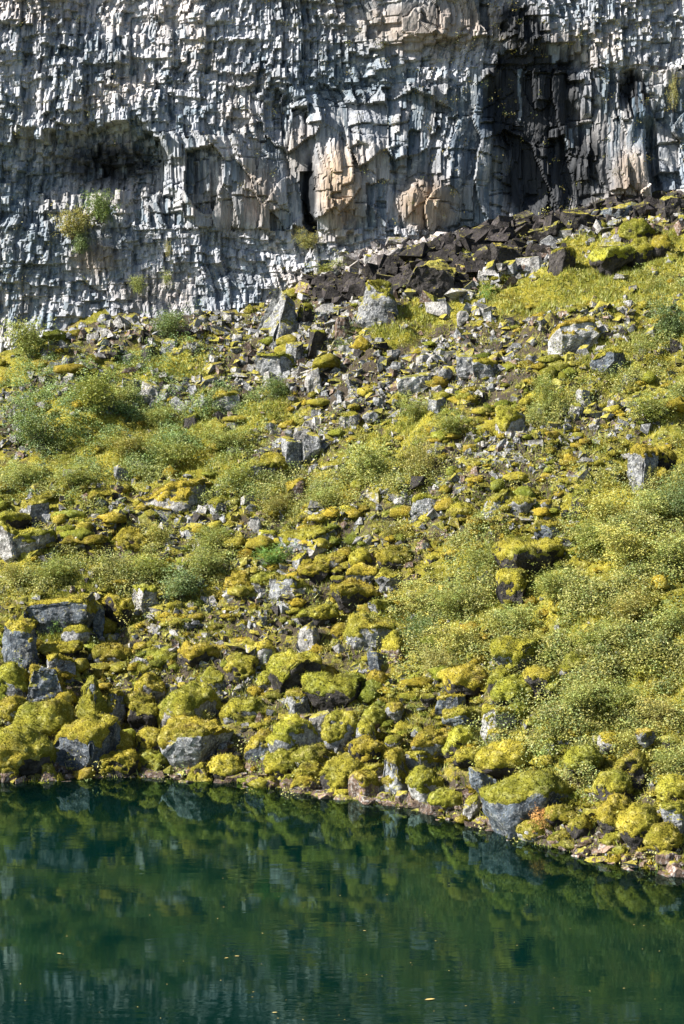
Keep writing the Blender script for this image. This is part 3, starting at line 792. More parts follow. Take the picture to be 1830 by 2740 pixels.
# --- right waterline
H_(1284, 1998, 1443, 2078, 'd', .95, 'dark', 'largest smooth moss dome, above the blue wedge on the right')
H_(1262, 2056, 1335, 2126, 'w', .05, 'blue', 'bare blue-grey wedge under the largest moss dome')
H_(1304, 2080, 1548, 2216, 'r', .52, 'blue', 'huge lichen boulder at the right waterline with orange shrub on it')
H_(1389, 2200, 1475, 2250, 'd', .85, 'pale', 'fuzzy pale yellow moss stone in front of the huge lichen boulder')
H_(1457, 2157, 1523, 2210, 'd', .85, 'dark', 'dark green moss boulder right of the orange shrub')
H_(1521, 2180, 1588, 2242, 'r', .45, 'dark', 'dark boulder speckled white right of the dark green one')
H_(1610, 2140, 1700, 2234, 'd', .85, 'dark', 'green moss boulder left of the big moss bulb')
H_(1670, 2160, 1760, 2270, 'd', .85, 'dark', 'big lumpy moss bulb near the right waterline')
H_(1738, 2212, 1818, 2284, 'd', .95, 'dark', 'brightest yellow moss dome at the right waterline')
H_(1778, 2152, 1850, 2240, 's', .42, 'grey', 'grey-faced boulder with moss cap at the right edge above water')
H_(1602, 2068, 1692, 2152, 'd', .8, 'dark', 'ochre moss boulder above the big moss bulb')
H_(1654, 2016, 1736, 2100, 'r', .6, 'dark', 'shaded dark boulder with ochre brow above the ochre boulder')
H_(1517, 2004, 1604, 2066, 'd', .92, 'dark', 'soft moss hummock right of the largest moss dome')
H_(1216, 2008, 1286, 2050, 'd', .85, 'dark', 'moss lump left of the largest moss dome')
H_(1196, 1950, 1278, 2014, 'r', .78, 'dark', 'moss-topped boulder up left of the largest moss dome')
H_(1614, 2233, 1664, 2270, 'b', .6, 'wet', 'brown stone with bright flat moss pad on the right shore')
H_(1770, 2080, 1850, 2156, 'd', .9, 'dark', 'mossy hump at the right edge above the grey-faced boulder')
H_(1240, 2132, 1286, 2196, 'w', .15, 'pale', 'pale slanting stone at the shore under the blue wedge')
H_(1302, 2164, 1357, 2212, 'd', .7, 'wet', 'small mossy stone at the left foot of the huge lichen boulder')
H_(1300, 1956, 1341, 1998, 'b', .35, 'pale', 'little pale block with moss lid above the largest dome')
H_(1453, 1978, 1487, 2022, 'r', .5, 'grey', 'narrow dark stone right above the largest moss dome')
H_(1602, 1964, 1652, 2002, 'r', .4, 'pale', 'pale stone peeping from leaves above the soft hummock')
for k, (a, b_, c, d, mo) in enumerate([(1264, 2182, 1310, 2214, 0), (1337, 2198, 1371, 2226, 0), (1469, 2225, 1550, 2258, .4), (1497, 2252, 1548, 2274, 0), (1541, 2262, 1584, 2294, 0), (1555, 2240, 1586, 2262, 0), (1566, 2288, 1640, 2321, 0),
                                       (1642, 2266, 1684, 2298, .35), (1660, 2284, 1694, 2308, 0), (1700, 2268, 1745, 2296, .3), (1758, 2278, 1817, 2306, 0), (1788, 2302, 1825, 2331, 0)]):
    H_(a, b_ + 4, c, d, 'r', mo, 'wet', 'brown wet stone, %s from the left along the right shore' % ['first', 'second', 'third', 'fourth', 'fifth', 'sixth', 'seventh', 'eighth', 'ninth', 'tenth', 'eleventh', 'twelfth'][k])
# --- right middle
H_(1335, 1450, 1494, 1556, 's', .66, 'dark', 'mushroom-like boulder with a broad moss roof over black shade')
H_(1333, 1530, 1410, 1606, 'b', .55, 'dark', 'mossy pedestal block under the mushroom-like boulder')
H_(1558, 1586, 1612, 1636, 'w', .0, 'blue', 'dark bare wedge among leaves on the right')
H_(1610, 1564, 1688, 1612, 'b', .3, 'grey', 'low grey outcrop right of the dark bare wedge')
H_(1738, 1538, 1785, 1596, 'b', .2, 'grey', 'small grey outcrop in the shrubs near the right edge')
H_(1320, 1718, 1443, 1802, 's', .8, 'grey', 'moss ledge boulder with one pale corner, right of centre')
H_(1505, 1754, 1584, 1810, 'd', .8, 'grey', 'moss boulder with a white spike of rock on its side')
H_(1308, 1790, 1363, 1866, 'r', .62, 'dark', 'dark knobbly moss boulder under the pale-cornered ledge')
H_(1200, 1786, 1310, 1858, 'd', .85, 'dark', 'long moss hump left of the knobbly moss boulder')
H_(1325, 1818, 1427, 1890, 'd', .95, 'dark', 'ochre-yellow moss mound right of the knobbly boulder')
H_(1413, 1794, 1499, 1862, 's', .72, 'dark', 'moss-roofed stone with dark front right of the ochre mound')
H_(1461, 1822, 1503, 1858, 'd', .95, 'dark', 'small tan moss ball beside the dark-fronted stone')
H_(1168, 1862, 1246, 1914, 'w', .25, 'blue', 'blue-white bare stone below the long moss hump')
H_(1192, 1902, 1299, 1962, 's', .55, 'blue', 'dark block with leafy moss top under the blue-white stone')
H_(1294, 1892, 1376, 1960, 'b', .42, 'pale', 'pale block under a flat moss lid, right of centre')
H_(1200, 1353, 1270, 1402, 'd', .8, 'grey', 'bright mossy block left of the grey slanting rock')
H_(1296, 1313, 1375, 1378, 'w', .5, 'grey', 'slanting rock half moss half grey on the right slope')
H_(1373, 1329, 1431, 1374, 's', .35, 'grey', 'grey cap stone right of the slanting rock')
H_(1437, 1396, 1507, 1466, 's', .62, 'blue', 'blue-grey stone with moss roof above the mushroom boulder')
H_(1489, 1440, 1547, 1482, 's', .55, 'grey', 'low stone with moss rim right of the mushroom roof')
H_(1529, 1320, 1576, 1363, 'b', .4, 'dark', 'dark stone at the upper edge of the right shrubs')
H_(1690, 1188, 1762, 1303, 'c', .26, 'grey', 'upright grey pillar rock with moss roof near the right edge')
H_(1750, 1200, 1810, 1262, 's', .75, 'dark', 'mossy boulder in shadow behind the grey pillar')
H_(1750, 1253, 1785, 1290, 'd', 1.0, 'brown', 'yellow moss ball at the foot of the grey pillar')
H_(1300, 1256, 1330, 1302, 'r', .0, 'pale', 'pale egg-shaped stone in the right scree cluster')
H_(1329, 1264, 1355, 1302, 'b', .0, 'pale', 'small pale stone beside the egg-shaped one')
H_(1305, 1232, 1347, 1274, 'b', .1, 'blue', 'dark bare stone behind the egg-shaped one')
H_(1333, 1095, 1411, 1190, 'b', .5, 'pale', 'big pale boulder with mossy shoulder, upper right slope')
H_(1262, 1285, 1302, 1310, 's', .5, 'dark', 'flat dark stone left of the egg-shaped one')
# --- left middle upper
H_(360, 1280, 545, 1388, 'w', .34, 'pale', 'biggest pale boulder on the left slope, split by a crack')
H_(383, 1362, 469, 1408, 'b', .2, 'grey', 'grey slab lying under the biggest pale boulder')
H_(302, 1416, 396, 1494, 'r', .55, 'brown', 'rounded boulder half dark moss half sunlit, left slope')
H_(482, 1412, 545, 1464, 'r', .25, 'grey', 'round grey boulder with dark shadow below the split boulder')
H_(-8, 1404, 56, 1498, 'w', .2, 'pale', 'pale rock at the left edge beside a moss overhang')
H_(34, 1427, 136, 1490, 's', .6, 'pale', 'moss-draped ledge right of the pale left-edge rock')
H_(184, 1389, 251, 1432, 'b', .35, 'pale', 'pale mossy stone above the half dark boulder')
H_(302, 1362, 346, 1402, 'b', .05, 'grey', 'angular grey stone just left of the split boulder')
H_(555, 1338, 608, 1402, 'b', .15, 'grey', 'steep grey rock right of the split boulder')
H_(302, 1244, 342, 1284, 'w', .05, 'grey', 'grey triangular stone alone in greenery on the left')
H_(165, 1250, 232, 1288, 'b', .2, 'pale', 'flat pale stone left of the grey triangular one')
H_(61, 1339, 124, 1384, 'b', .4, 'grey', 'grey stone with moss top on the left slope')
H_(-10, 1374, 75, 1418, 's', .85, 'dark', 'moss overhang at the left edge above the pale rock')
H_(200, 1347, 243, 1391, 'b', .5, 'dark', 'small dark moss-capped stone left of the split boulder')
H_(160, 1568, 200, 1598, 's', .5, 'grey', 'little grey stone with moss lid above the hollow boulder')
# --- centre upper
H_(730, 1165, 797, 1210, 'b', .0, 'grey', 'leftmost grey rock of the bare trio at mid-slope')
H_(807, 1158, 855, 1214, 'b', .0, 'grey', 'right-hand grey rock of the bare trio at mid-slope')
H_(757, 1180, 805, 1240, 'b', .05, 'grey', 'lowest grey rock of the bare trio at mid-slope')
H_(789, 1143, 832, 1176, 'b', .0, 'pale', 'pale stone just above the bare grey trio')
H_(696, 1216, 770, 1268, 'd', .85, 'brown', 'reddish moss dome below the bare grey trio')
H_(646, 1243, 732, 1292, 's', .6, 'grey', 'moss-roofed stone with white front left of the reddish dome')
H_(663, 1381, 705, 1450, 'c', .05, 'pale', 'upright pale slab left of the broad ledge boulder')
H_(684, 1423, 736, 1480, 'b', .3, 'pale', 'pale cube with moss lid at the foot of the upright slab')
H_(749, 1418, 900, 1500, 's', .42, 'grey', 'broad ledge boulder with lichen front, centre')
H_(776, 1480, 824, 1538, 'w', .15, 'grey', 'grey stone propped beneath the broad ledge boulder')
H_(845, 1487, 916, 1528, 's', .7, 'grey', 'moss-lidded stone right of the propped grey stone')
H_(933, 1472, 992, 1528, 'd', .8, 'dark', 'moss lump right of the moss-lidded stone')
H_(1025, 1358, 1080, 1410, 'w', .15, 'dark', 'dark tilted stone above the brown triangle')
H_(1097, 1326, 1184, 1396, 'b', .35, 'grey', 'lichen boulder with thin moss lid right of the dark tilted stone')
H_(1113, 1435, 1157, 1476, 'p', .0, 'brown', 'bare reddish-brown triangular stone, centre right')
H_(1013, 1465, 1096, 1520, 'd', .8, 'dark', 'leafy moss boulder left below the brown triangle')
H_(910, 1358, 977, 1400, 's', .75, 'dark', 'moss-topped stone left of the dark tilted stone')
H_(768, 1282, 816, 1334, 'b', .4, 'brown', 'brown-grey block with mossy top below the reddish dome')
H_(1147, 1060, 1202, 1114, 'b', .0, 'grey', 'bare grey block at the right end of the central scree')
H_(1067, 996, 1153, 1048, 'w', .05, 'white', 'long white slab in the central scree')
H_(906, 1104, 958, 1140, 'b', .15, 'pale', 'lichen-pale stone below the central scree')
H_(818, 985, 858, 1052, 'b', .0, 'pale', 'pale broken stone left of the long white slab')
H_(688, 950, 786, 1022, 'b', .25, 'grey', 'broken grey outcrop with dark gap below the pyramid')
H_(761, 916, 809, 984, 'b', .05, 'grey', 'grey lichen block right of the broken outcrop')
H_(822, 886, 870, 945, 'b', .15, 'dark', 'dark block below the right side of the pyramid')
H_(490, 1110, 534, 1150, 'b', .15, 'dark', 'dark stone with lit top in the left grass')
H_(513, 1046, 568, 1106, 'b', .15, 'grey', 'grey ridge stone with dark gap, left scree')
H_(375, 1020, 427, 1068, 'b', .1, 'pale', 'pale ridge stone at the left end of the left scree')
H_(460, 1020, 505, 1062, 'b', .1, 'grey', 'grey ridge stone between the pale and the gapped one')
H_(566, 1050, 640, 1110, 'b', .3, 'pale', 'flat mottled outcrop right of the gapped ridge stone')
# --- under the cliff
H_(676, 766, 812, 930, 'q', .16, 'grey', 'tall pyramid-shaped grey rock under the cliff')
H_(799, 812, 839, 864, 'b', .35, 'dark', 'dark block leaning on the right of the pyramid')
H_(967, 752, 1061, 866, 'c', .22, 'grey', 'tall lichen-dotted boulder right of the pyramid')
H_(895, 848, 935, 896, 'b', .0, 'brown', 'brown angular stone between pyramid and tall lichen boulder')
H_(1020, 830, 1062, 868, 'b', .05, 'dark', 'dark stone at the right foot of the tall lichen boulder')
H_(379, 920, 415, 972, 'b', .0, 'dark', 'upright dark stone right of the tilted dark one, upper left')
H_(429, 905, 477, 957, 'b', .1, 'grey', 'grey block under the dark green shrub, upper left')
H_(268, 928, 316, 965, 's', .1, 'dark', 'dark tilted stone with black shadow, upper left')
H_(371, 886, 411, 918, 'b', .0, 'grey', 'grey stone left of the dark green shrub')
H_(1477, 858, 1604, 948, 'w', .16, 'white', 'white lichen-covered boulder on the upper right slope')
H_(1578, 836, 1628, 880, 'r', .0, 'dark', 'dark round stone behind the white lichen boulder')
H_(1586, 936, 1672, 996, 'w', .15, 'blue', 'grey slab right below the white lichen boulder')
H_(1542, 1036, 1580, 1080, 'b', .08, 'white', 'white cube-shaped stone on the right slope')
H_(1268, 968, 1335, 1018, 'b', .2, 'grey', 'square lichen block left of the white lichen boulder')
H_(1224, 940, 1282, 995, 'b', .1, 'grey', 'grey stone with black shaded side above the square block')
H_(1626, 1068, 1660, 1116, 'b', .1, 'pale', 'pale ragged stone right of the white cube')
H_(1578, 1122, 1608, 1154, 'r', .05, 'pale', 'pale round stone below the white cube')
H_(1795, 903, 1822, 938, 'b', .1, 'dark', 'small dark stone near the right edge, upper slope')
H_(1096, 700, 1216, 806, 'b', .0, 'dark', 'largest black-brown block of the dark rubble band')
H_(1208, 700, 1293, 742, 's', .0, 'brown', 'flat brown slab right of the largest black-brown block')
H_(1315, 652, 1400, 724, 'b', .0, 'dark', 'square dark block in the middle of the rubble band')
H_(1285, 664, 1323, 706, 'b', .0, 'pale', 'pale boulder face inside the dark rubble band')
H_(1446, 592, 1519, 642, 'w', .0, 'dark', 'sharp dark block high in the rubble band')
H_(1511, 563, 1596, 622, 'b', .0, 'dark', 'blocky dark rock at the cliff foot, upper right')
H_(1594, 540, 1732, 594, 'w', .05, 'blue', 'long grey slab against the cliff foot, upper right')
H_(1777, 522, 1845, 594, 'b', .05, 'dark', 'dark block at the upper right edge')
H_(1469, 664, 1537, 732, 'w', .2, 'dark', 'slanting dark rock at the lower edge of the rubble band')
H_(1668, 592, 1750, 646, 'd', .85, 'dark', 'bright moss dome on the upper right slope, topmost')
H_(1683, 640, 1750, 700, 'r', .66, 'dark', 'moss boulder with dark side under the topmost dome')
H_(1748, 630, 1803, 684, 'd', .8, 'dark', 'rounded moss boulder right of the topmost dome')
H_(1588, 666, 1691, 732, 's', .7, 'dark', 'moss overhang with dark underside, upper right slope')

def place(u0, v0, u1, v1, seed):
    uc = (u0 + u1) / 2
    x, y, z, ok = hit(np.array([uc]), np.array([min(float(v1), 2420.)]), False)
    x, y, z = float(x[0]), float(y[0]), float(z[0])
    d = y
    W = (u1 - u0) / F * d; H = (v1 - v0) / F * d
    return x, y, z, W, H

boxes = []; landmarks = []
KIND = {'d': 'moss_boulder'}
def boulder(i, u0, v0, u1, v1, shape, moss, tone, label, meshes=None):
    x, y, z, W, H = place(u0, v0, u1, v1, i)
    Dp = 0.5 * (W + H) * (1.0 if shape != 'c' else .8)
    Hf = H * (1.5 if shape in 'bcprq' else 1.25)
    small = max(u1 - u0, v1 - v0) < 70
    if meshes is None:
        meshes = make_boulder_meshes(100 + i * 7, W * 1.12, Dp, Hf, shape, moss, tone, 3 if small else 4)
        sc = (1, 1, 1)
    else:
        sc = (W * 1.1, Dp, Hf)
    nm = 'shore_stone' if tone == 'wet' else 'mossy_boulder' if moss >= .4 else 'boulder'
    e = link(nm, None, label=label, category='stone' if (tone == 'wet' or small) else 'boulder',
             group={'shore_stone': 'stones along the waterline', 'mossy_boulder': 'mossy boulders on the slope', 'boulder': 'bare boulders on the slope'}[nm])
    e.location = (x, y + 0.34 * Dp, z - (Hf - H))
    e.empty_display_size = 0.1
    r = link('rock', meshes[0], e); r.location = (0, 0, Hf * .5); r.scale = sc
    if meshes[1] is not None:
        mcap = link('moss_cap', meshes[1], e); mcap.location = (0, 0, Hf * .5); mcap.scale = sc
    return e

for i, h in enumerate(HEROES):
    boulder(i, *h)
    boxes.append(h[:4])

# ------------------------------------------------------------------ further single stones, from shared shapes
LM = [('tall pyramid-shaped rock', 745, 850), ('tall lichen-dotted boulder', 1014, 810), ('white lichen boulder', 1540, 900), ('white cube stone', 1560, 1060), ('grey pillar rock', 1726, 1245),
      ('bare grey trio', 795, 1195), ('split pale boulder', 450, 1335), ('half dark boulder', 350, 1455), ('broad ledge boulder', 825, 1460), ('egg-shaped stone', 1315, 1280), ('brown triangular stone', 1135, 1455),
      ('mushroom-like boulder', 1415, 1520), ('broad lichen boulder', 776, 1585), ('large mossy wedge', 986, 1700), ('dark hollow boulder', 160, 1650), ('table-like boulder', 898, 1865), ('pale-cornered moss ledge', 1380, 1760),
      ('tall draped boulder', 496, 1900), ('large blue-grey waterline boulder', 212, 2000), ('round mottled boulder', 790, 1973), ('largest moss dome', 1363, 2040), ('huge lichen boulder', 1426, 2150), ('big moss bulb', 1715, 2215),
      ('dark bare wedge', 1585, 1610), ('long white slab', 1110, 1022), ('square lichen block', 1300, 993), ('largest black-brown block', 1156, 753), ('topmost moss dome', 1709, 620), ('slanting half-moss rock', 1335, 1345), ('pale left-edge rock', 24, 1450)]
rs = RS(23)
TPL = []
for k in range(14):
    sh = 'sdsrsbdsbrsdbr'[k]; mo = [.7, .9, .62, .5, .8, .0, .85, .72, .15, .1, .6, .95, .05, .3][k]; tn = ['dark', 'dark', 'grey', 'grey', 'dark', 'grey', 'grey', 'dark', 'pale', 'grey', 'brown', 'dark', 'pale', 'blue'][k]
    rk, mc = make_boulder_meshes(5000 + k, 1.0, 1.0, 1.0, sh, mo, tn, 3, False)
    TPL.append((rk, mc, sh, mo, tn))
mossy_t = [t for t in TPL if t[3] >= .4]; bare_t = [t for t in TPL if t[3] < .4]
MOSSFIELD = [(850, 1520, 330, 190, 1.0), (350, 1830, 350, 170, .8), (900, 1880, 300, 170, .8), (1350, 1230, 220, 150, .9), (1400, 1350, 120, 80, .8), (1300, 1900, 200, 150, .7), (1600, 2080, 200, 120, .7), (1250, 1400, 140, 90, .8), (1650, 900, 200, 150, .35), (200, 1440, 220, 80, .5), (1100, 1200, 300, 100, .3)]
want = 96; autos = []
tries = 0
while len(autos) < want and tries < 30000:
    tries += 1
    u = rs.uniform(5, 1825); v = rs.uniform(700, 2090)
    pm = float(blobs(u, v, MOSSFIELD)); ps = float(blobs(u, v, STONES)) * .8
    if rs.rand() > max(pm, ps) or float(blobs(u, v, GRASSY)) > .6 or float(blobs(u, v, DARKBAND)) > .3: continue
    w = rs.uniform(30, 52) * (0.75 + .35 * (v - 700) / 1400); h = w * rs.uniform(.55, .9)
    b4 = (u - w / 2, v - h, u + w / 2, v)
    if any(b4[0] < q[2] - 4 and b4[2] > q[0] + 4 and b4[1] < q[3] - 4 and b4[3] > q[1] + 4 for q in boxes): continue
    autos.append((b4, pm >= ps)); boxes.append(b4)
counts = {}
words = ['nearest', 'second nearest', 'third nearest', 'fourth nearest', 'fifth nearest', 'sixth nearest', 'seventh nearest', 'eighth nearest', 'ninth nearest', 'tenth nearest']
def rel(b4):
    uc, vc = (b4[0] + b4[2]) / 2, (b4[1] + b4[3]) / 2
    L = min(LM, key=lambda q: (q[1] - uc) ** 2 + (q[2] - vc) ** 2)
    ddx, ddy = uc - L[1], vc - L[2]
    dr = ('right of' if ddx > 0 else 'left of') if abs(ddx) > abs(ddy) else ('below' if ddy > 0 else 'above')
    return (L[0], dr), math.hypot(ddx, ddy)
autos.sort(key=lambda a: rel(a[0])[1])
for i, (b4, mossy) in enumerate(autos):
    t = (mossy_t if mossy else bare_t)[rs.randint(len(mossy_t if mossy else bare_t))]
    (lmn, dr), dist = rel(b4)
    kd = 'moss-capped' if mossy else 'bare'
    kkey = (lmn, dr, kd); c = counts.get(kkey, 0); counts[kkey] = c + 1
    lab = 'small %s stone, %s of those %s the %s' % (kd, words[min(c, 9)], dr, lmn)
    e = boulder(900 + i, *b4, t[2], t[3], t[4], lab, meshes=(t[0], t[1]))
    e.rotation_euler = (0, 0, rs.uniform(-.6, .6) + (math.pi if rs.rand() < .5 else 0))

# ------------------------------------------------------------------ scree and small stones (nobody could count them)
def scatter(n, L, seed, vmin=520, vmax=2330, base=0.0):
    rs = RS(seed); out_u, out_v = [], []
    tot = 0
    while tot < n:
        u = rs.uniform(-160, 1990, n * 3); v = rs.uniform(vmin, vmax, n * 3)
        p = np.maximum(blobs(u, v, L), base) * (.22 + .78 * sstep(-.35, .45, 1.0 if L is DARKBAND else  fbm((u * .5 + v * .87) / 75, (u * .87 - v * .5) / 260, seed=seed + 500, octv=3)))
        ok = rs.rand(n * 3) < p
        out_u.append(u[ok]); out_v.append(v[ok]); tot += ok.sum()
    u = np.concatenate(out_u)[:n]; v = np.concatenate(out_v)[:n]
    x, y, z, found = hit(u, v)
    k = found & (y < YC - 0.1) & (z > -0.4)
    return u[k], v[k], x[k], y[k], z[k]

def merge(templates, pick, pos, scl, yaw, tones, name, mat, smooth, tiltx=None, **props):
    Vs, Fs, Ts, off = [], [], [], 0
    for ti, (V, Fc) in enumerate(templates):
        s = np.where(pick == ti)[0]
        if len(s) == 0: continue
        P = V[None] * scl[s][:, None, :]
        if tiltx is not None:
            c, si = np.cos(tiltx[s])[:, None], np.sin(tiltx[s])[:, None]
            P = np.stack([P[..., 0], P[..., 1] * c - P[..., 2] * si, P[..., 1] * si + P[..., 2] * c], -1)
        c, si = np.cos(yaw[s])[:, None], np.sin(yaw[s])[:, None]
        P = np.stack([P[..., 0] * c - P[..., 1] * si, P[..., 0] * si + P[..., 1] * c, P[..., 2]], -1) + pos[s][:, None, :]
        n = len(V)
        Vs.append(P.reshape(-1, 3)); Fs.append((Fc[None] + (np.arange(len(s)) * n)[:, None, None]).reshape(-1, Fc.shape[1]) + off)
        Ts.append(np.repeat(tones[s], n, axis=0)); off += n * len(s)
    return link(name, mesh_from(name, np.vstack(Vs), np.vstack(Fs), mat, smooth, np.vstack(Ts)), **props)

rs = RS(31)
small_t = []
for k in range(14):
    r2 = RS(300 + k)
    V = np.array([(a, b_, c) for a in (-.5, .5) for b_ in (-.5, .5) for c in (-.5, .5)], float)
    V += r2.uniform(-.25, .25, V.shape); V[:, :2] *= np.where(V[:, 2:] > 0, r2.uniform(.55, .95), 1.0)
    V[r2.randint(8)] *= r2.uniform(.3, .7)
    V[:, 0] += V[:, 2] * r2.uniform(-.4, .4)
    Q = [(0, 1, 3, 2), (4, 6, 7, 5), (0, 4, 5, 1), (2, 3, 7, 6), (0, 2, 6, 4), (1, 5, 7, 3)]
    T = []
    for q in Q: T += [(q[0], q[1], q[2]), (q[0], q[2], q[3])] if r2.rand() < .5 else [(q[1], q[2], q[3]), (q[1], q[3], q[0])]
    small_t.append((V * 1.05, np.array(T)))
A_ = [scatter(9500, STONES, 41), scatter(3600, CUSH, 42), scatter(900, PALESCREE, 44), scatter(2600, DARKBAND, 45)]
grp = np.concatenate([np.full(len(q[0]), k) for k, q in enumerate(A_)])
u, v, x, y, z = [np.concatenate([q[k] for q in A_]) for k in range(5)]
kp = (grp >= 2) | (rs.rand(len(u)) > .92 * sstep(.35, .75, blobs(u, v, GRASSY)))
u, v, x, y, z, grp = u[kp], v[kp], x[kp], y[kp], z[kp], grp[kp]
n = len(u)
px = np.clip(rs.lognormal(2.42, .46, n), 6, 30)
px = np.where(grp == 2, px * .6, np.where(grp == 3, np.clip(rs.lognormal(2.85, .5, n), 9, 52), px))
s = px / F * y
db, ps = blobs(u, v, DARKBAND), blobs(u, v, PALESCREE)
tn = np.array([TONES['grey'], TONES['pale'], TONES['brown'], TONES['dark']])[rs.choice(4, n, p=[.38, .36, .16, .10])]
tn = np.where(((db > .28) & (ps < .5))[:, None], np.array([.026, .022, .022]) * rs.uniform(.6, 1.8, (n, 1)), tn)
tn = np.where((ps > .4)[:, None], np.array([.27, .24, .235]) * rs.uniform(.6, 1.2, (n, 1)), tn)
tn = tn * rs.uniform(.7, 1.35, (n, 1))
ma = np.where((db > .28) | (ps > .4), 0.1, np.where(grp == 1, rs.uniform(.5, .95, n), rs.uniform(.0, .62, n)))
scl = np.stack([s * rs.uniform(.75, 1.6, n), s * rs.uniform(.8, 1.2, n), s * rs.uniform(.45, 1.0, n)], -1)
merge(small_t, rs.randint(0, 14, n), np.stack([x, y, z + scl[:, 2] * .22], -1), scl, rs.uniform(0, 6.28, n), np.concatenate([tn, ma[:, None]], 1), 'scree', M_ROCK, False, rs.normal(0, .5, n),
      kind='stuff', label='loose grey and brown scree stones strewn over the slope', category='scree')

# shingle at the water's edge, partly under water
m = 2200
xs_ = rs.uniform(-9, 9, m); ys_ = np.interp(xs_, SX, SY) + rs.normal(-.45, .62, m); zs_ = ground(xs_, ys_)
s = np.clip(rs.lognormal(-2.45, .45, m), .04, .26)
scl = np.stack([s * 1.3, s, s * .6], -1)
tn = np.array(TONES['wet']) * rs.uniform(.6, 1.7, (m, 1))
merge(small_t, rs.randint(0, 14, m), np.stack([xs_, ys_, zs_ + s * .15], -1), scl, rs.uniform(0, 6.28, m), np.concatenate([tn, np.full((m, 1), .05)], 1), 'shingle', M_ROCK, False, rs.normal(0, .3, m),
      kind='stuff', label='small reddish-brown shingle along the waterline', category='shingle')

# moss cushions
cush = []
for k in range(6):
    V, Fc = icosphere(1); V = V.copy(); r2 = RS(400 + k)
    V = V * (1 + .42 * fbm(V[:, 0] * 1.9 + k * 9, V[:, 1] * 1.9, V[:, 2] * 1.9, 3, 2))[:, None]
    V[:, 2] = np.where(V[:, 2] < 0, V[:, 2] * .5, V[:, 2])
    cush.append((V * .5, Fc))
u, v, x, y, z = scatter(3000, CUSH, 43, base=.12)
kp = (blobs(u, v, DARKBAND) < .30) & (blobs(u, v, PALESCREE) < .3) & (rs.rand(len(u)) > .75 * sstep(.35, .7, blobs(u, v, STONES))) & (rs.rand(len(u)) > .93 * sstep(.3, .7, blobs(u, v, GRASSY)))
u, v, x, y, z = u[kp], v[kp], x[kp], y[kp], z[kp]
n = len(u)
px = np.clip(rs.lognormal(3.05, .50, n), 10, 66)
s = px / F * y
scl = np.stack([s * rs.uniform(.9, 1.35, n), s * rs.uniform(.8, 1.1, n), s * rs.uniform(.42, .85, n)], -1)
base_t = np.array([[1, 1, 1], [1.15, 1.0, .9], [.75, .9, .9], [1.05, .92, .8], [1.2, 1.15, 1.2]])[rs.choice(5, n, p=[.35, .25, .2, .1, .1])] * rs.uniform(.75, 1.15, (n, 1))
merge(cush, rs.randint(0, 6, n), np.stack([x, y, z + scl[:, 2] * .28], -1), scl, rs.normal(0, .4, n), np.concatenate([base_t, np.ones((n, 1))], 1), 'moss_cushions', M_MOSS, True, rs.normal(.12, .15, n),
      kind='stuff', label='yellow-green moss cushions covering the slope between the stones', category='moss')
# short moss shoots standing on the cushions
k_ = 42; nn_ = n * k_
dv = rs.normal(size=(nn_, 3)) + np.array([0, -.25, .5]); dv[:, 2] = np.where(dv[:, 2] < -.2, -dv[:, 2], dv[:, 2]); dv /= np.linalg.norm(dv, axis=1, keepdims=True)
P = np.repeat(np.stack([x, y, z + scl[:, 2] * .28], -1), k_, 0) + dv * np.repeat(scl, k_, 0) * .5 * rs.uniform(.85, 1.12, (nn_, 1))
tip = P + (dv * .7 + np.array([0, 0, .4]) + rs.normal(size=(nn_, 3)) * .5) * rs.uniform(.018, .045, (nn_, 1))
sd = rs.normal(size=(nn_, 3)); sd = sd / np.linalg.norm(sd, axis=1, keepdims=True) * rs.uniform(.006, .013, (nn_, 1))
ft = np.concatenate([np.repeat(base_t, k_, 0) * rs.uniform(.65, 1.5, (nn_, 1)), np.ones((nn_, 1))], 1); ii = np.arange(nn_)
link('moss_shoots', mesh_from('moss_shoots', np.vstack([P - sd, P + sd, tip]), np.stack([ii, nn_ + ii, 2 * nn_ + ii], -1), M_MOSS, False, np.vstack([ft, ft, ft])), kind='stuff', label='short pale moss shoots standing on the cushions', category='moss')

# ------------------------------------------------------------------ ground cover: grass blades and leafy herbs
def blades(n, L, seed, base, lmin, lmax, cols, name, label, cat, wid=.012):
    rs = RS(seed)
    u, v, x, y, z = scatter(n, L, seed, base=base)
    n = len(u)
    P = np.stack([x, y, z - .01], -1)
    Ln = rs.uniform(lmin, lmax, (n, 1))
    tip = P + (np.array([0, -.25, 1.0]) + rs.normal(size=(n, 3)) * .5) * Ln
    sd = rs.normal(size=(n, 3)) * np.array([1, 1, .3]); sd = sd / np.linalg.norm(sd, axis=1, keepdims=True) * wid
    ii = np.arange(n)
    c = np.array(cols)[rs.randint(0, len(cols), n)] * rs.uniform(.6, 1.35, (n, 1))
    t = np.concatenate([c, np.ones((n, 1))], 1)
    link(name, mesh_from(name, np.vstack([P - sd, P + sd, tip]), np.stack([ii, n + ii, 2 * n + ii], -1), M_LEAF, False, np.vstack([t, t, t])), kind='stuff', label=label, category=cat)

GREENS = [(.30, .31, .07), (.25, .28, .06), (.19, .23, .05), (.38, .38, .13), (.27, .25, .05)]
blades(230000, GRASSY, 51, .16, .03, .085, GREENS, 'grass', 'short yellow-green grass and moss blades over the slope', 'grass')

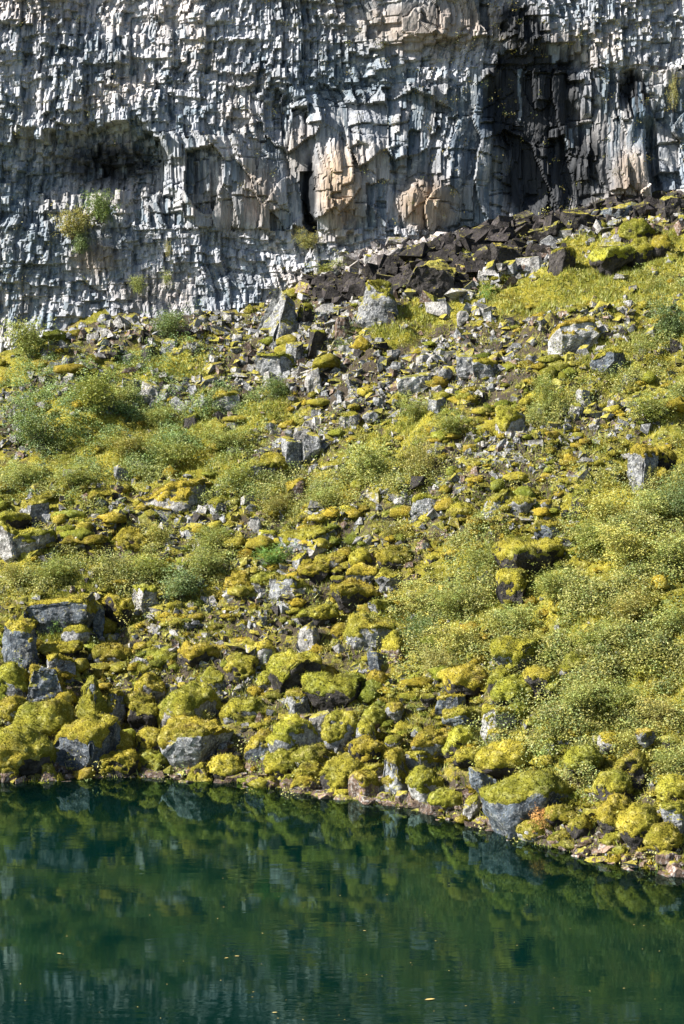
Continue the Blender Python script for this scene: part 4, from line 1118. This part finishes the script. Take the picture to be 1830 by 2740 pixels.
def leaf_quads(P, size, rs, up=.5):
    n = len(P)
    nrm = rs.normal(size=(n, 3)) + np.array([-.2, -.3, up * 2]); nrm /= np.linalg.norm(nrm, axis=1, keepdims=True)
    a = np.cross(nrm, rs.normal(size=(n, 3))); a /= np.linalg.norm(a, axis=1, keepdims=True)
    b_ = np.cross(nrm, a)
    L = size[:, None]
    V = np.stack([P - a * L * .5, P + b_ * L * .30 + nrm * L * .06, P + a * L * .5, P - b_ * L * .30 + nrm * L * .06], 1).reshape(-1, 3)
    i = np.arange(n)[:, None] * 4
    return V, i + np.array([[0, 1, 2, 3]])

def herbs(n, per, L, seed, cols, name, label):
    rs = RS(seed)
    u, v, x, y, z = scatter(n, L, seed, base=.012)
    mnd = fbm(x / .55, y / .45, seed=123, octv=2)
    kp = mnd > -.30 + .25 * rs.rand(len(u))
    u, v, x, y, z, mnd = u[kp], v[kp], x[kp], y[kp], z[kp], mnd[kp]
    n = len(u)
    hgt = rs.uniform(.04, .14, n) + .30 * sstep(-.3, .7, mnd)
    P = np.repeat(np.stack([x, y, z], -1), per, 0)
    th = rs.uniform(0, 6.28, n * per); rr = np.sqrt(rs.rand(n * per)) * .13
    P = P + np.stack([np.cos(th) * rr, np.sin(th) * rr, np.repeat(hgt, per) * rs.uniform(.25, 1.0, n * per) + .01], -1)
    V, Q = leaf_quads(P, rs.uniform(.026, .048, n * per), rs, .9)
    c = np.array(cols)[rs.randint(0, len(cols), n)]
    c = c * (1 + np.outer(sstep(1450, 1150, v) * sstep(900, 500, u), [-.22, .02, .25]))
    c = np.repeat(c * rs.uniform(.55, 1.3, (n, 1)), per, 0) * rs.uniform(.8, 1.2, (n * per, 1))
    t = np.repeat(np.concatenate([c, np.ones((len(c), 1))], 1), 4, 0)
    link(name, mesh_from(name, V, Q, M_LEAF, False, t), kind='stuff', label=label, category='plants')

HERB = [(.26, .28, .075), (.20, .25, .075), (.30, .30, .09), (.32, .31, .10), (.16, .20, .07), (.29, .27, .07)]
herbs(13000, 30, LEAFY, 61, HERB, 'low_herbs', 'low leafy herbs and creeping willow between the stones')

# ------------------------------------------------------------------ shrubs
def shrub_template(seed, nleaf, nb=9):
    rs = RS(seed)
    SV, SF, so = [], [], 0
    pts = []
    for k in range(nb):
        th = rs.uniform(0, 6.28); out = rs.uniform(.15, .46); ht = rs.uniform(.55, 1.0)
        prev = None; lean = rs.uniform(-.1, .1, 2)
        for j in range(6):
            t = j / 5
            p = np.array([math.cos(th) * out * t ** 1.3 + lean[0] * math.sin(t * 4), math.sin(th) * out * t ** 1.3 + lean[1] * math.sin(t * 3), ht * t * (1 - .12 * t) - .04])
            r = .011 * (1.1 - t)
            ring = np.array([p + r * np.array([math.cos(a), math.sin(a), 0]) for a in (0, 2.09, 4.19)])
            SV.append(ring)
            if j:
                for i in range(3):
                    SF.append((so + (j - 1) * 3 + i, so + (j - 1) * 3 + (i + 1) % 3, so + j * 3 + (i + 1) % 3, so + j * 3 + i))
            if t > .25: pts.append((p, t))
        so += 18
    # leaf clumps at twig ends round the stems
    cl = []
    for k in range(nleaf // 14):
        p, t = pts[rs.randint(len(pts))]
        cl.append(p + rs.normal(size=3) * np.array([.15, .15, .11]))
    cl = np.array(cl); cl[:, 2] = np.abs(cl[:, 2]) + .02
    P = np.repeat(cl, 14, 0) + rs.normal(size=(len(cl) * 14, 3)) * np.array([.045, .045, .035])
    V, Q = leaf_quads(P, rs.uniform(.028, .052, len(P)), rs, .75)
    cc = np.repeat(rs.uniform(.6, 1.3, (len(cl), 1)), 14, 0) * rs.uniform(.85, 1.15, (len(P), 1))
    hue = np.repeat(rs.uniform(-.12, .18, (len(cl), 1)), 14, 0)
    c = np.concatenate([cc * (1 + hue), cc, cc * (1 - hue)], 1)
    t = np.repeat(np.concatenate([c, np.ones((len(c), 1))], 1), 4, 0)
    fol = mesh_from('foliage', V, Q, M_LEAF, False, t)
    stm = mesh_from('stems', np.vstack(SV), np.array(SF), M_STEM)
    return fol, stm
SHT = [shrub_template(700 + k, 5200 if k < 5 else 2000) for k in range(8)]
HUE = {'green': (.265, .30, .085), 'blue': (.16, .22, .085), 'yellow': (.36, .36, .10), 'dark': (.15, .21, .06), 'olive': (.29, .28, .085), 'orange': (.55, .31, .11), 'bright': (.18, .31, .08)}
# u0 v0 u1 v1 hue label
SHRUBS = [
 (25, 880, 125, 980, 'green', 'green shrub against the cliff foot at the far left'), (405, 848, 492, 925, 'blue', 'dark green shrub at the cliff foot, upper left'),
 (195, 1000, 325, 1120, 'green', 'large soft shrub in the upper left greenery'), (45, 1080, 150, 1195, 'blue', 'blue-green shrub near the left edge below the scree'),
 (300, 1010, 375, 1090, 'green', 'shrub right of the large soft one, upper left'), (130, 980, 158, 1022, 'blue', 'tiny dark blue-green sprig in the upper left scree'),
 (712, 1032, 780, 1096, 'blue', 'small vivid blue-green bush below the pyramid rock'), (898, 902, 938, 948, 'blue', 'tiny green bush in the scree right of the pyramid'),
 (920, 838, 965, 892, 'blue', 'sparse green sprig beside the tall lichen boulder'), (1283, 752, 1328, 804, 'bright', 'bright green bush at the edge of the dark rubble'),
 (1438, 1000, 1505, 1122, 'green', 'leafy shrub left of the white cube stone'), (1402, 1088, 1452, 1152, 'green', 'shrub at the right shoulder of the big pale boulder'),
 (1755, 785, 1845, 905, 'blue', 'large dark shrub at the right edge, upper slope'), (1690, 905, 1750, 985, 'green', 'pale shrub right of the grey slab'), (1670, 1085, 1770, 1165, 'green', 'rounded shrub above the grey pillar'),
 (930, 1180, 1045, 1300, 'green', 'wide green shrub in the centre of the slope'), (1085, 1200, 1165, 1312, 'olive', 'thin upright shrub right of the wide central one'), (598, 1265, 685, 1345, 'green', 'shrub below the white-fronted stone, centre left'),
 (1080, 1060, 1150, 1130, 'green', 'shrub under the long white slab'), (840, 1290, 930, 1370, 'green', 'shrub left below the wide central shrub'), (700, 1330, 770, 1395, 'olive', 'yellowish shrub above the upright pale slab'),
 (350, 1500, 470, 1575, 'green', 'shrub behind the orange-capped pale block'), (420, 1555, 530, 1650, 'blue', 'grey-green shrub right of the orange-capped block'), (500, 1500, 590, 1580, 'green', 'shrub in the left greenery, above the moss field'),
 (100, 1510, 200, 1580, 'green', 'shrub above the wide hollow boulder'), (10, 1500, 80, 1570, 'olive', 'shrub at the left edge above the hollow boulder'), (115, 1655, 165, 1705, 'bright', 'small sprig in the mouth of the dark hollow'),
 (390, 1420, 470, 1490, 'yellow', 'yellow-green bush right of the half dark boulder'), (690, 1490, 765, 1550, 'bright', 'leafy plant beneath the broad ledge boulder'), (140, 1290, 230, 1350, 'green', 'shrub above the small left stones'),
 (20, 1240, 110, 1310, 'green', 'low shrub near the left edge, mid-slope'), (420, 1180, 520, 1250, 'green', 'shrub in the left meadow above the split boulder'), (300, 1150, 390, 1220, 'olive', 'olive shrub in the left meadow'),
 (560, 1150, 660, 1215, 'green', 'shrub left of the bare grey trio'), (400, 1090, 470, 1150, 'green', 'soft shrub left of the dark lit stone'), (520, 1440, 600, 1520, 'green', 'shrub below the round grey boulder'),
 (1560, 1290, 1680, 1400, 'yellow', 'pale yellow shrub at the top of the right thicket'), (1680, 1320, 1790, 1420, 'green', 'green shrub of the right thicket under the pillar'), (1770, 1280, 1850, 1400, 'blue', 'bluish shrub at the right edge beside the pillar'),
 (1520, 1400, 1640, 1500, 'green', 'shrub right of the mushroom boulder'), (1620, 1440, 1760, 1560, 'yellow', 'brightest broad bush of the right thicket'), (1740, 1440, 1850, 1560, 'green', 'right-edge bush of the thicket, upper'),
 (1440, 1540, 1550, 1630, 'green', 'bush spilling below the mushroom boulder'), (1640, 1600, 1750, 1690, 'olive', 'olive bush below the grey outcrop'), (1745, 1610, 1850, 1720, 'green', 'right-edge bush of the thicket, lower'),
 (1320, 1600, 1430, 1690, 'green', 'bush under the mossy pedestal block'), (1410, 1660, 1520, 1740, 'yellow', 'yellow bush above the pale-cornered ledge'), (1540, 1680, 1650, 1760, 'green', 'bush above the spiked moss boulder'),
 (1090, 1530, 1190, 1620, 'yellow', 'yellow bush right of the thin-lidded grey stone'), (1180, 1560, 1280, 1650, 'green', 'green bush left of the mushroom pedestal'), (1080, 1620, 1180, 1710, 'blue', 'blue-green bush right of the sharp-rimmed wedge'),
 (1170, 1660, 1280, 1760, 'yellow', 'pale bush right of the brownish moss boulder'), (1120, 1740, 1210, 1820, 'olive', 'low olive bush above the long moss hump'), (1240, 1470, 1330, 1550, 'green', 'bush left of the mushroom roof'),
 (1600, 1790, 1710, 1880, 'green', 'bush of the lower right leaf carpet, left one'), (1720, 1800, 1840, 1900, 'olive', 'bush of the lower right leaf carpet, at the edge'), (1500, 1850, 1600, 1930, 'green', 'leafy bush right of the pale lidded block'),
 (1640, 1910, 1740, 1990, 'yellow', 'yellowish bush above the shaded ochre-browed boulder'), (1760, 1960, 1850, 2060, 'green', 'leafy bush at the right edge above the shore'), (1400, 2138, 1460, 2206, 'orange', 'orange-leaved autumn shrub on the huge lichen boulder'),
 (525, 1912, 560, 1965, 'yellow', 'yellow sprig beside the tall draped boulder'), (1440, 2012, 1480, 2058, 'bright', 'pale sprig at the right end of the largest moss dome'), (1395, 2058, 1440, 2100, 'yellow', 'yellow sprig between the moss dome and the huge boulder'),
 (1730, 1225, 1765, 1310, 'yellow', 'sparse yellow sprig in front of the grey pillar'), (1180, 1135, 1260, 1200, 'green', 'shrub left of the big pale boulder'), (1020, 1420, 1090, 1470, 'olive', 'low bush left of the brown triangle'),
]
for i, (u0, v0, u1, v1, hue, lab) in enumerate(SHRUBS):
    x, y, z, W, H = place(u0, v0, u1, v1, i)
    small = (u1 - u0) < 62
    fol, stm = SHT[5 + i % 3] if small else SHT[i % 5]
    e = link('shrub', None, label=lab, category='shrub', group='shrubs on the slope')
    yy = y + (.15 if hue != 'orange' else -.30)
    e.location = (x, yy, float(ground(x, yy)) - .02 if hue != 'orange' else z - .05)
    e.rotation_euler = (0, 0, (i * 1.7) % 6.28)
    f = link('foliage', fol, e); g = link('stems', stm, e)
    sc = (W * 1.25, W * 1.25, H * 1.1)
    f.scale = sc; g.scale = sc
    f.color = HUE[hue] + (1,)

# plants on ledges of the cliff
def cliff_plant(u0, v0, u1, v1, hue, lab, k):
    uc, vc = (u0 + u1) / 2, (v0 + v1) / 2
    xx, zb = at_y(uc, v1, YC)
    W = (u1 - u0) * YC / F; H = (v1 - v0) * YC / F
    e = link('ledge_plant', None, label=lab, category='plant', group='plants on the cliff')
    e.location = (float(xx), YC + float(macro(uc, v1)) - .12, float(zb))
    fol, stm = SHT[k % 8]
    f = link('foliage', fol, e); f.scale = (W * 1.1, W * .8, H * 1.1); f.color = HUE[hue] + (1,)
    g = link('stems', stm, e); g.scale = f.scale
for k, a in enumerate([(230, 515, 310, 600, 'dark', 'green plants on the cliff ledge under the cave, right-hand clump'), (150, 560, 235, 640, 'olive', 'green plants on the cliff ledge under the cave, left-hand clump'), (185, 620, 240, 680, 'blue', 'dark plant hanging below the green ledge clumps'),
     (800, 620, 850, 670, 'olive', 'dark olive plant at the foot of the vertical crack'), (840, 700, 960, 745, 'green', 'low plants at the cliff foot above the pyramid'), (440, 640, 460, 690, 'olive', 'thin olive tuft in a crack of the lower left cliff'),
     (430, 720, 460, 770, 'green', 'small tuft on the lower cliff above the dark green shrub'), (1785, 200, 1815, 300, 'olive', 'yellowish plants in a gully at the right edge of the cliff'), (350, 740, 390, 790, 'green', 'small bush on the lower left cliff'),
     (1500, 560, 1540, 590, 'olive', 'tuft at the foot of the dark wet wall')]):
    cliff_plant(*a, k)
rs = RS(88)
P = []
for k in range(420):
    u = rs.uniform(-20, 1850); v = rs.uniform(0, 800)
    if v > np.interp(u, bu, bv) - 5 or rs.rand() > .25 + .75 * sstep(600, 1500, u): continue
    xx, zz = at_y(u, v, YC); yy = YC + float(macro(u, v)) - .10
    m = rs.randint(6, 22)
    P.append(np.array([float(xx), yy, float(zz)]) + rs.normal(size=(m, 3)) * np.array([.06, .04, .05]))
P = np.vstack(P); n = len(P)
V, Q = leaf_quads(P, rs.uniform(.03, .06, n), rs)
c = np.array([(.12, .11, .03), (.15, .12, .035), (.08, .10, .03)])[rs.randint(0, 3, n)] * rs.uniform(.6, 1.3, (n, 1))
link('cliff_tufts', mesh_from('cliff_tufts', V, Q, M_LEAF, False, np.repeat(np.concatenate([c, np.ones((n, 1))], 1), 4, 0)), kind='stuff', label='tiny yellowish moss and grass tufts in cracks of the cliff', category='plants')

# ------------------------------------------------------------------ fallen leaves afloat
M_FLOAT = make_plain('fallen_leaf', (0.36, 0.27, 0.09))
def leaf_mesh():
    V = np.array([(-.5, 0, 0), (-.2, .2, .03), (.2, .18, .03), (.5, 0, .01), (.2, -.18, .03), (-.2, -.2, .03), (0, 0, 0.0)]) 
    T = np.array([(6, 1, 0), (6, 2, 1), (6, 3, 2), (6, 4, 3), (6, 5, 4), (6, 0, 5)])
    return mesh_from('floating_leaf', V, T, M_FLOAT)
LMESH = leaf_mesh()
rs = RS(97)
big = [(1150, 2675, .16, 'large pale leaf afloat near the bottom right of the pond'), (606, 2564, .07, 'left leaf of the floating pair at the lower left'), (634, 2559, .08, 'right leaf of the floating pair at the lower left'), (158, 2552, .08, 'yellow leaf afloat alone at the far lower left'),
       (735, 2710, .08, 'leaf afloat at the bottom, left of centre'), (975, 2491, .06, 'leaf afloat in mid pond, centre')]
def wpt(u, v):
    dx, dy, dz = ray(u, v); t = -CAMZ / dz
    return float(dx * t), float(dy * t)
for (u, v, s, lab) in big:
    o = link('floating_leaf', LMESH, label=lab, category='leaf', group='leaves floating on the pond')
    x, y = wpt(u, v); o.location = (x, y, .004); o.scale = (s * .72, s * .72, s * .72); o.rotation_euler = (0, 0, rs.uniform(-.5, .5))
for k in range(70):
    u, v = rs.uniform(20, 1810), rs.uniform(2330, 2730)
    if v < np.interp(u, su, sv) + 120: continue
    o = link('floating_leaf', LMESH, label='tiny yellow leaf speck drifting on the dark open water', category='leaf', group='tiny leaf specks on the pond')
    s = rs.uniform(.012, .028)
    x, y = wpt(u, v); o.location = (x, y, .004); o.scale = (s, s, s); o.rotation_euler = (0, 0, rs.uniform(0, 6.28))
